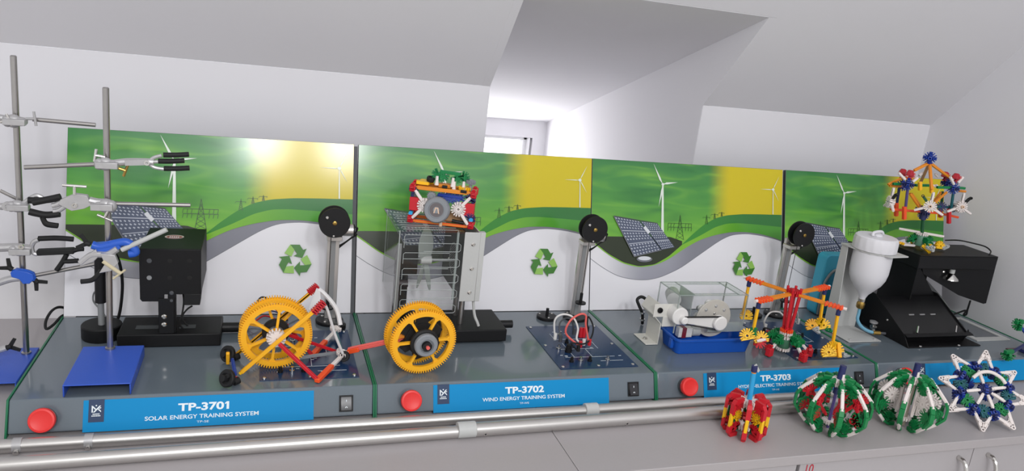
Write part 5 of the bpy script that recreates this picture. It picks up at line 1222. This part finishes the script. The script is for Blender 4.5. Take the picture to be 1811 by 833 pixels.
for a, rc_ in ((-.22, .048), (1.32, .026), (2.92, .048), (4.46, .026)):
    d = V((math.cos(a), math.sin(a), 0))
    e = V((cc.x, yc, HZ + .0072)) + d * rc_; rod(t, V((cc.x, yc, HZ + .0072)) + d * .012, e, 'white'); sleeve(V((cc.x, yc, HZ + .0072)) + d * .014, e - d * .004, 'white')
    conn(t, e + d * .010 + V((0, 0, .004)), (d.y * .6, -d.x * .6 - .5, .6), d, 5, 'yellow', .95); tri(t, e + d * .032 + V((0, 0, .0055)), (-.25, -.25, .9), -d, 'lgrey', 1.15)
    conn(t, V((cc.x, yc, HZ + .022)) + d * .022, d.cross(V((0, 0, 1))), d, 4, 'green', .95)
# rotating frame
mid = G(365, 525); conn(t, mid, fv, (1, -1, 0), 8, 'blue', .95); conn(t, mid + V((0, 0, .004)), (0, 0, 1), (1, 0, 0), 8, 'navy', .95); MB().cyl(mid - V((0, 0, .012)), mid + V((0, 0, .012)), .0085, seg=14).build('connector', K['navy'], t)
for a, c in (((110, 482), (330, 500)), ((480, 512), (632, 545))): rod(t, G(*a), G(*c), 'orange'); sleeve(G(*a), G(*c), 'orange')
rod(t, G(330, 500), G(480, 512), 'orange')
for (x, y0, y1, c, dy) in ((155, 432, 535, 'orange', .02), (217, 462, 560, 'orange', -.02), (563, 482, 592, 'red', -.02), (497, 470, 545, 'orange', .02)): MB().bar(G(x, y0, dy), G(x - 2, y1, dy), .0085, .0085, up=(0, 1, 0)).build('corner_bar', K[c], t, bevel=.0012)
for (x0, y0, x1, y1, c, dy) in ((178, 315, 158, 438, 'navy', .02), (243, 318, 226, 470, 'purple', -.02), (598, 340, 578, 485, 'teal', -.02), (512, 345, 505, 470, 'dgreen', .02)): rod(t, G(x0, y0, dy), G(x1, y1, dy), c); sleeve(G(x0, y0, dy), G(x1, y1, dy), c, .0056)
for x0, y0, x1, y1, dy in ((260, 360, 340, 480, -.015), (272, 362, 350, 470, .015), (545, 350, 452, 432, -.015), (500, 350, 448, 420, .015)): rod(t, G(x0, y0, dy), G(x1, y1, dy), 'amber'); sleeve(G(x0, y0, dy), G(x1, y1, dy), 'amber', .0054)
for x, y, dy in ((245, 290, -.02), (200, 296, .02), (545, 280, .02), (595, 320, -.02)):
    conn(t, G(x, y, dy), fv, (1, -1, 0), 8, 'blue', 1.0); conn(t, G(x, y, dy), (0, 0, 1), (1, 0, 0), 8, 'navy', .95); conn(t, G(x, y - 12, dy), (.7, -.7, 0), (0, 0, 1), 4, 'blue', .9)
for a, c, dy in (((130, 285), (232, 288), 0), ((300, 296), (418, 298), 0), ((470, 312), (640, 316), -.02), ((640, 316), (684, 320), 0), ((420, 298), (475, 305), .0)):
    rod(t, G(*a, dy), G(*c, dy), 'green' if a[0] != 420 else 'white')
    if a[0] != 420: sleeve(G(*a, dy), G(*c, dy), 'green', .0068)
for x, y, dy in ((425, 300, -.004), (462, 302, -.004)): MB().cyl(G(x - 5, y, dy), G(x + 5, y, dy), .0042, seg=10).build('clip', K['white'], t)
ap = G(414, 85); conn(t, ap, fv, (1, -1, 0), 8, 'blue', 1.05); conn(t, ap, (.7, -.7, 0), (0, 0, 1), 8, 'blue', 1.05); conn(t, ap, (0, 0, 1), (1, 0, 0), 8, 'blue', 1.05); MB().cyl(G(414, 62), G(412, 125), .0052, seg=12).build('hub', K['blue'], t)
for x, y, c, dy in ((292, 182, 'amber', 0), (340, 278, 'tan', .03), (428, 330, 'amber', -.03), (560, 232, 'amber', 0)): rod(t, G(412, 118), G(x, y, dy), c); sleeve(G(412, 122), G(x, y, dy), c, .0066)
for x, y0, y1, c in ((338, 270, 335, 'gear'), (428, 300, 355, 'gear')): MB().bar(G(x, y0, -.02), G(x, y1, -.02), .0085, .007, up=(0, 1, 0)).build('corner_bar', K[c], t, bevel=.001)
heart = lambda p: MB().prism([(0, -.0115), (.0075, -.002), (.0095, .004), (.0072, .0085), (.0032, .0088), (0, .0055), (-.0032, .0088), (-.0072, .0085), (-.0095, .004), (-.0075, -.002)], .011, frame(p - fv * .005, fv, (1, -1, 0))).build('red_cap', K['red'], t, bevel=.0012)
def cap(p):
    b = MB().lathe([(.0105, -.007), (.0098, -.001), (.0055, .0068), (.0001, .0070)], Matrix.Translation(p), 6); return b.build('red_cap', mat('toy_dark_red', 'A81E2C', .4), t, bevel=.001, smooth=0)
for x, y, dy in ((205, 190, .02), (262, 200, -.02), (535, 212, .02), (618, 225, -.02)): cap(G(x, y, dy)); MB().cyl(G(x, y + 8, dy), G(x, y + 55, dy), .004).build('post', K['navy'], t); conn(t, G(x, y + 18, dy), fv, (0, 0, -1), 4, 'red', .8)
for a, c, dy in (((172, 200), (222, 252), -.03), ((320, 238), (280, 270), -.028), ((572, 232), (600, 290), -.03), ((672, 232), (632, 278), -.028), ((330, 222), (360, 200), .02), ((478, 232), (455, 208), .02)): rod(t, G(*a, dy), G(*c, dy), 'white'); sleeve(G(*a, dy), G(*c, dy), 'white', .0058)
for a, c in (((90, 290), (190, 245)), ((100, 300), (200, 305)), ((640, 340), (690, 345)), ((205, 255), (250, 235))): rod(t, G(*a, .01), G(*c, .01), 'amber'); sleeve(G(*a, .01), G(*c, .01), 'amber', .005)
# the three white rosettes
for cx_, cy_, nn, dy in ((416, 460, fv, -.045), (652, 462, V((-.25, -.95, .1)), -.03), (108, 425, V((.75, -.35, 0)), -.02)):
    c = G(cx_, cy_, dy); n = nn.normalized(); r = V((0, 0, 1)).cross(n).normalized()
    for k in range(2): conn(t, c + n * (.006 * k - .003), n, r + V((0, 0, .4 * k)), 8, 'white', 1.0)
    for a in (math.pi / 2, math.pi * 7 / 6 - .05, -math.pi / 6 + .05):
        d = r * math.cos(a) + V((0, 0, math.sin(a))); rod(t, c + d * .008, c + d * .036, 'white'); sleeve(c + d * .012, c + d * .033, 'white', .006)
    d = (r * (-.7 if cx_ < 600 else .6) + V((0, 0, .75))).normalized()
    MB().bar(c + d * .014, c + d * .030, .0062, .0062).build('clip', K['dgreen'] if cx_ == 416 else M_rub, t, bevel=.001)
    MB().ring(.0018, .0036, .005, frame(c + d * .031, n), 14).build('clip', M_black, t); MB().ring(.002, .0042, .005, frame(c + n * .006, n), 14).build('hub_ring', K['skin'], t)
    rod(t, c - n * .004, c - n * .004 + V((.03, .028, .006)) if cx_ != 108 else c + V((.02, .02, .01)), 'teal')
rod(t, G(470, 462, -.01), G(625, 470, -.01), 'teal'); conn(t, G(500, 462, -.01), fv, (1, 0, 0), 8, 'navy', .9); conn(t, G(590, 472, -.01), fv, (1, 0, 0), 8, 'navy', .8); conn(t, G(340, 490, 0), fv, (1, 0, 0), 4, 'navy', .9)

# ------------------------------------------------------------------ lantern, two globes and the star on the worktop
c0 = V((1.234, -.488, 0))
t = thing('toy_lantern', 'small red and yellow toy lantern with a sky blue stick, on the worktop', 'toy model', tuple(c0))
def Rad(a): return V((math.cos(a), math.sin(a), 0))
H = .076
conn(t, c0 + V((0, 0, H - .008)), (0, 0, 1), Rad(.2), 8, 'white', 1.15); conn(t, c0 + V((0, 0, .016)), (0, 0, 1), Rad(.2), 8, 'white', 1.15)
conn(t, c0 + V((0, 0, H - .0155)), (0, 0, 1), Rad(.6), 8, 'white', 1.1)
for k in range(8):
    a = .2 + k * math.pi / 4; d = Rad(a); n = d.cross(V((0, 0, 1))); r = .0385
    P = lambda x, z: c0 + d * x + V((0, 0, z))
    conn(t, P(.027, H - .012), n, -d, 4, 'red', .95); conn(t, P(.027, .018), n, d, 4, 'red', .95)
    b = MB(); b.bar(P(.016, H - .003), P(.035, H - .003), .0085, .0060, up=d); b.bar(P(.033, H - .003), P(r, H - .010), .0085, .006, up=d); b.bar(P(r, H - .008), P(r, H - .030), .0085, .006, up=d); b.build('corner_piece', K['red'], t)
    b = MB(); b.bar(P(.018, .0035), P(.035, .0035), .0085, .006, up=d); b.bar(P(.033, .0035), P(r, .010), .0085, .006, up=d); b.bar(P(r, .008), P(r, .024), .0085, .006, up=d); b.build('corner_piece', K['red'], t)
    rod(t, P(r, H - .026), P(r, .020), 'gear'); sleeve2 = MB().bar(P(r, H - .028), P(r, .021), .0066, .0062, up=n).build('rod_sleeve', K['yellow'], t, bevel=.001)
    if k % 2 == 0: conn(t, P(.028, .042), n, d + V((0, 0, 1)), 5, 'yellow', .85)
    rod(t, P(.031, H - .024), P(.031, .028), 'dgreen'); rod(t, P(.010, H - .009), P(.026, H - .009), 'dgreen'); rod(t, P(.010, .014), P(.026, .014), 'dgreen')
s0 = c0 + V((0, 0, H - .006)); s1 = GY(1335, 647, -.492)
MB().tube([s0, s0.lerp(s1, .5), s0.lerp(s1, .80)], .0048, 10).build('stick', K['sky'], t); MB().cyl(s0.lerp(s1, .78), s0.lerp(s1, .86), .0046, seg=10).build('stick_band', K['amber'], t); MB().cyl(s0.lerp(s1, .84), s1, .0056, seg=12).build('stick_tip', K['navy'], t)
MB().sheet([s1 + V((-.002, 0, .001)), s1 + V((.003, 0, .004)), s1 + V((.013, 0, -.010)), s1 + V((.010, 0, -.014))], .0012).build('paper_sliver', M_lgrey, t)

def globe(c0, label, inner, rot, stem):
    t = thing('toy_globe', label, 'toy model', tuple(c0))
    HH = .106; P0 = lambda d, x, z: c0 + d * x + V((0, 0, z))
    for z, s_ in ((HH, 1.0), (HH - .0075, .95), (.018, .95)): conn(t, c0 + V((0, 0, z)), (0, 0, 1), Rad(rot + z), 8, 'white', s_)
    for k in range(8):
        a = rot + k * math.pi / 4; d = Rad(a); n = d.cross(V((0, 0, 1))); P = lambda x, z: P0(d, x, z)
        prof = [(.013, HH + .002), (.029, HH + .001), (.042, HH - .006), (.0535, HH - .0175), (.0645, HH - .030), (.070, HH - .044), (.070, .042), (.058, .0255), (.044, .0105), (.031, .0032), (.018, .0035)]
        def ribbon(i0, i1, col, w=.0094):
            b = MB()
            for i in range(i0, i1): b.bar(P(*prof[i]), P(*prof[i + 1]), w, .0050, up=d)
            return b.build('connector', K[col], t, bevel=.0008)
        ribbon(0, 2, 'green'); ribbon(4, 7, 'green'); ribbon(8, 10, 'green')
        for i, j in ((2, 4), (7, 8)):
            A, B = P(*prof[i]), P(*prof[j]); rod(t, A - (B - A) * .15, B + (B - A) * .15, 'white'); MB().bar(A, B, .0062, .0058, up=d).build('rod_sleeve', K['white'], t, bevel=.001)
        conn(t, P(.0315, HH - .007), n, -d + V((0, 0, -.4)), 4, 'green', 1.05); conn(t, P(.0585, .050), n, -d + V((0, 0, .7)), 4, 'green', 1.15); conn(t, P(.036, .0165), n, d + V((0, 0, .9)), 4, 'green', .95)
        rod(t, P(.061, .034), P(.061, .068), 'dgreen')
        if inner == 'white':
            conn(t, P(.0415, .068), n, d, 8, 'white', 1.1);
            if k % 2 == 0: conn(t, P(.0375, .034), n, d + V((0, 0, .3)), 8, 'white', 1.05)
            rod(t, P(.020, .03), P(.020, HH - .012), 'white')
        else:
            conn(t, P(.046, .072), n, d + V((0, 0, .3)), 3, 'red', 1.0); conn(t, P(.046, .042), n, d + V((0, 0, -.4)), 3, 'red', 1.0); MB().bar(P(.050, .080), P(.050, .062), .007, .006, up=d).build('rod_sleeve', K['red'], t, bevel=.001)
            if k % 3 == 0: rod(t, P(.008, .030), P(.046, .078), 'red'); MB().bar(P(.012, .034), P(.044, .076), .0062, .006).build('rod_sleeve', K['red'], t, bevel=.001)
    if inner == 'white': MB().cyl(c0 + V((0, 0, .002)), c0 + V((0, 0, HH - .01)), .0065, seg=14).build('core_tube', mat('toy_grey_beige', '8C8476', .5), t)
    else: rod(t, c0 + V((0, 0, .004)), c0 + V((0, 0, HH - .005)), 'purple')
    b0 = c0 + V((0, 0, HH - .028)); MB().cyl(b0, c0 + V((stem, 0, HH + .030)), .0062, seg=14).build('stem', K['navy'], t); MB().cyl(c0 + V((stem, -.005, HH + .002)), c0 + V((stem, -.004, HH + .014)), .0034, seg=8).build('stem_clip', K['white'], t)
    return t
globe(V((1.424, -.4965, 0)), 'green ribbed toy globe with red inner pieces, beside the toy lantern', 'red', .25, .003)
g2 = globe(V((1.606, -.5010, 0)), 'green ribbed toy globe filled with white rosettes, beside the blue star', 'white', .63, .002)

sc = GY(1738, 694, -.497) + V((0, 0, .004)); nS = V((-.34, -.66, .67)).normalized(); rS = V((0, 0, 1)).cross(nS).normalized(); uS = nS.cross(rS)
t = thing('toy_star', 'blue eight-pointed toy star with white rod points, at the right of the worktop', 'toy model', (sc.x, sc.y, 0))
def SP(r, a, o=0): return sc + rS * (r * math.cos(a)) + uS * (r * math.sin(a)) + nS * o
a0 = math.radians(83); Rt, Rh = .087, .049
for k in range(8):
    at = a0 + k * math.pi / 4; ah = at + math.pi / 8; ap_ = at - math.pi / 8
    tip = SP(Rt, at, .004 * (-1) ** k); h1, h0 = SP(Rh, ah), SP(Rh, ap_)
    tri(t, tip, nS, SP(0, 0) - tip, 'white', 1.25)
    for hh in (h1, h0):
        s_ = tip.lerp(hh, .22); rod(t, tip.lerp(hh, .15), hh, 'white'); MB().bar(s_, tip.lerp(hh, .78), .0064, .006, up=nS).build('rod_sleeve', K['white'], t, bevel=.001)
    dr = (h1 - sc).normalized(); tg = nS.cross(dr)
    conn(t, h1, nS, dr, 8, 'blue', 1.0); conn(t, h1, tg, dr, 8, 'navy', 1.0); conn(t, h1, dr, tg, 8, 'blue', .95); MB().cyl(h1 - nS * .009, h1 + nS * .009, .006, seg=12).build('hub', K['navy'], t)
    conn(t, SP(Rh * .95, at, .004), nS, dr, 5, 'green' if k % 2 else 'teal', .95); rod(t, h0.lerp(h1, .2), h0.lerp(h1, .8), 'green'); rod(t, h0.lerp(h1, .2) - nS * .012, h0.lerp(h1, .8) - nS * .012, 'teal')
    if k % 2 == 0 or k in (3, 5): rod(t, SP(.012, ah, .010), SP(Rh * .86, ah, .010), 'white'); MB().bar(SP(.016, ah, .010), SP(Rh * .76, ah, .010), .0062, .006, up=nS).build('rod_sleeve', K['white'], t, bevel=.001)
conn(t, SP(0, 0, .008), nS, rS, 8, 'navy', 1.0); conn(t, SP(0, 0, .002), rS, uS, 8, 'blue', 1.0); MB().cyl(SP(0, 0, -.01), SP(0, 0, .014), .006).build('hub', K['navy'], t)
MB().tube([SP(.033, 2.6, .02), SP(.033, 2.0, .024), SP(.034, 1.4, .026), SP(.036, .8, .024), SP(.040, .45, .018)], .0036, 8).build('flexible_rod', K['white'], t)
for k in range(4): # rear layer that keeps it upright
    a = a0 + .4 + k * math.pi / 2; rod(t, SP(Rh, a, -.004), SP(.030, a, -.045), 'navy'); conn(t, SP(.030, a, -.045), nS, rS, 8, 'blue', .9)
# model at the right picture edge
pe = GZ(1806, 640, UH)
t = thing('toy_windmill', 'partly cropped blue and green toy model at the right picture edge', 'toy model', (2.165, -.315, UH))
bs = V((2.165, -.315, UH)); MB().box((bs.x - .006, bs.y - .012, UH), (bs.x + .03, bs.y + .012, UH + .008)).build('foot', K['navy'], t, bevel=.001)
pA = GY(1802, 574, -.315); pB = GY(1783, 627, -.352)
rod(t, bs + V((.012, 0, .006)), bs + V((.012, 0, .040)), 'navy'); hub_ = bs + V((.012, 0, .032))
for p in (pA, pB):
    sl_ = MB().bar(hub_, p, .0062, .006).build('rod_sleeve', K['blue'] if p is pA else K['navy'], t, bevel=.001); conn(t, p, (-.5, -.8, .2), (p - hub_), 4, 'green', 1.05); conn(t, p, (.8, -.5, 0), (p - hub_), 4, 'green', 1.0); MB().bar(p + V((-.012, 0, .006)), p + V((.012, 0, .008)), .009, .009).build('connector', K['green'], t, bevel=.001)
conn(t, hub_, (-.5, -.8, .2), (1, 0, 0), 8, 'navy', 1.0)
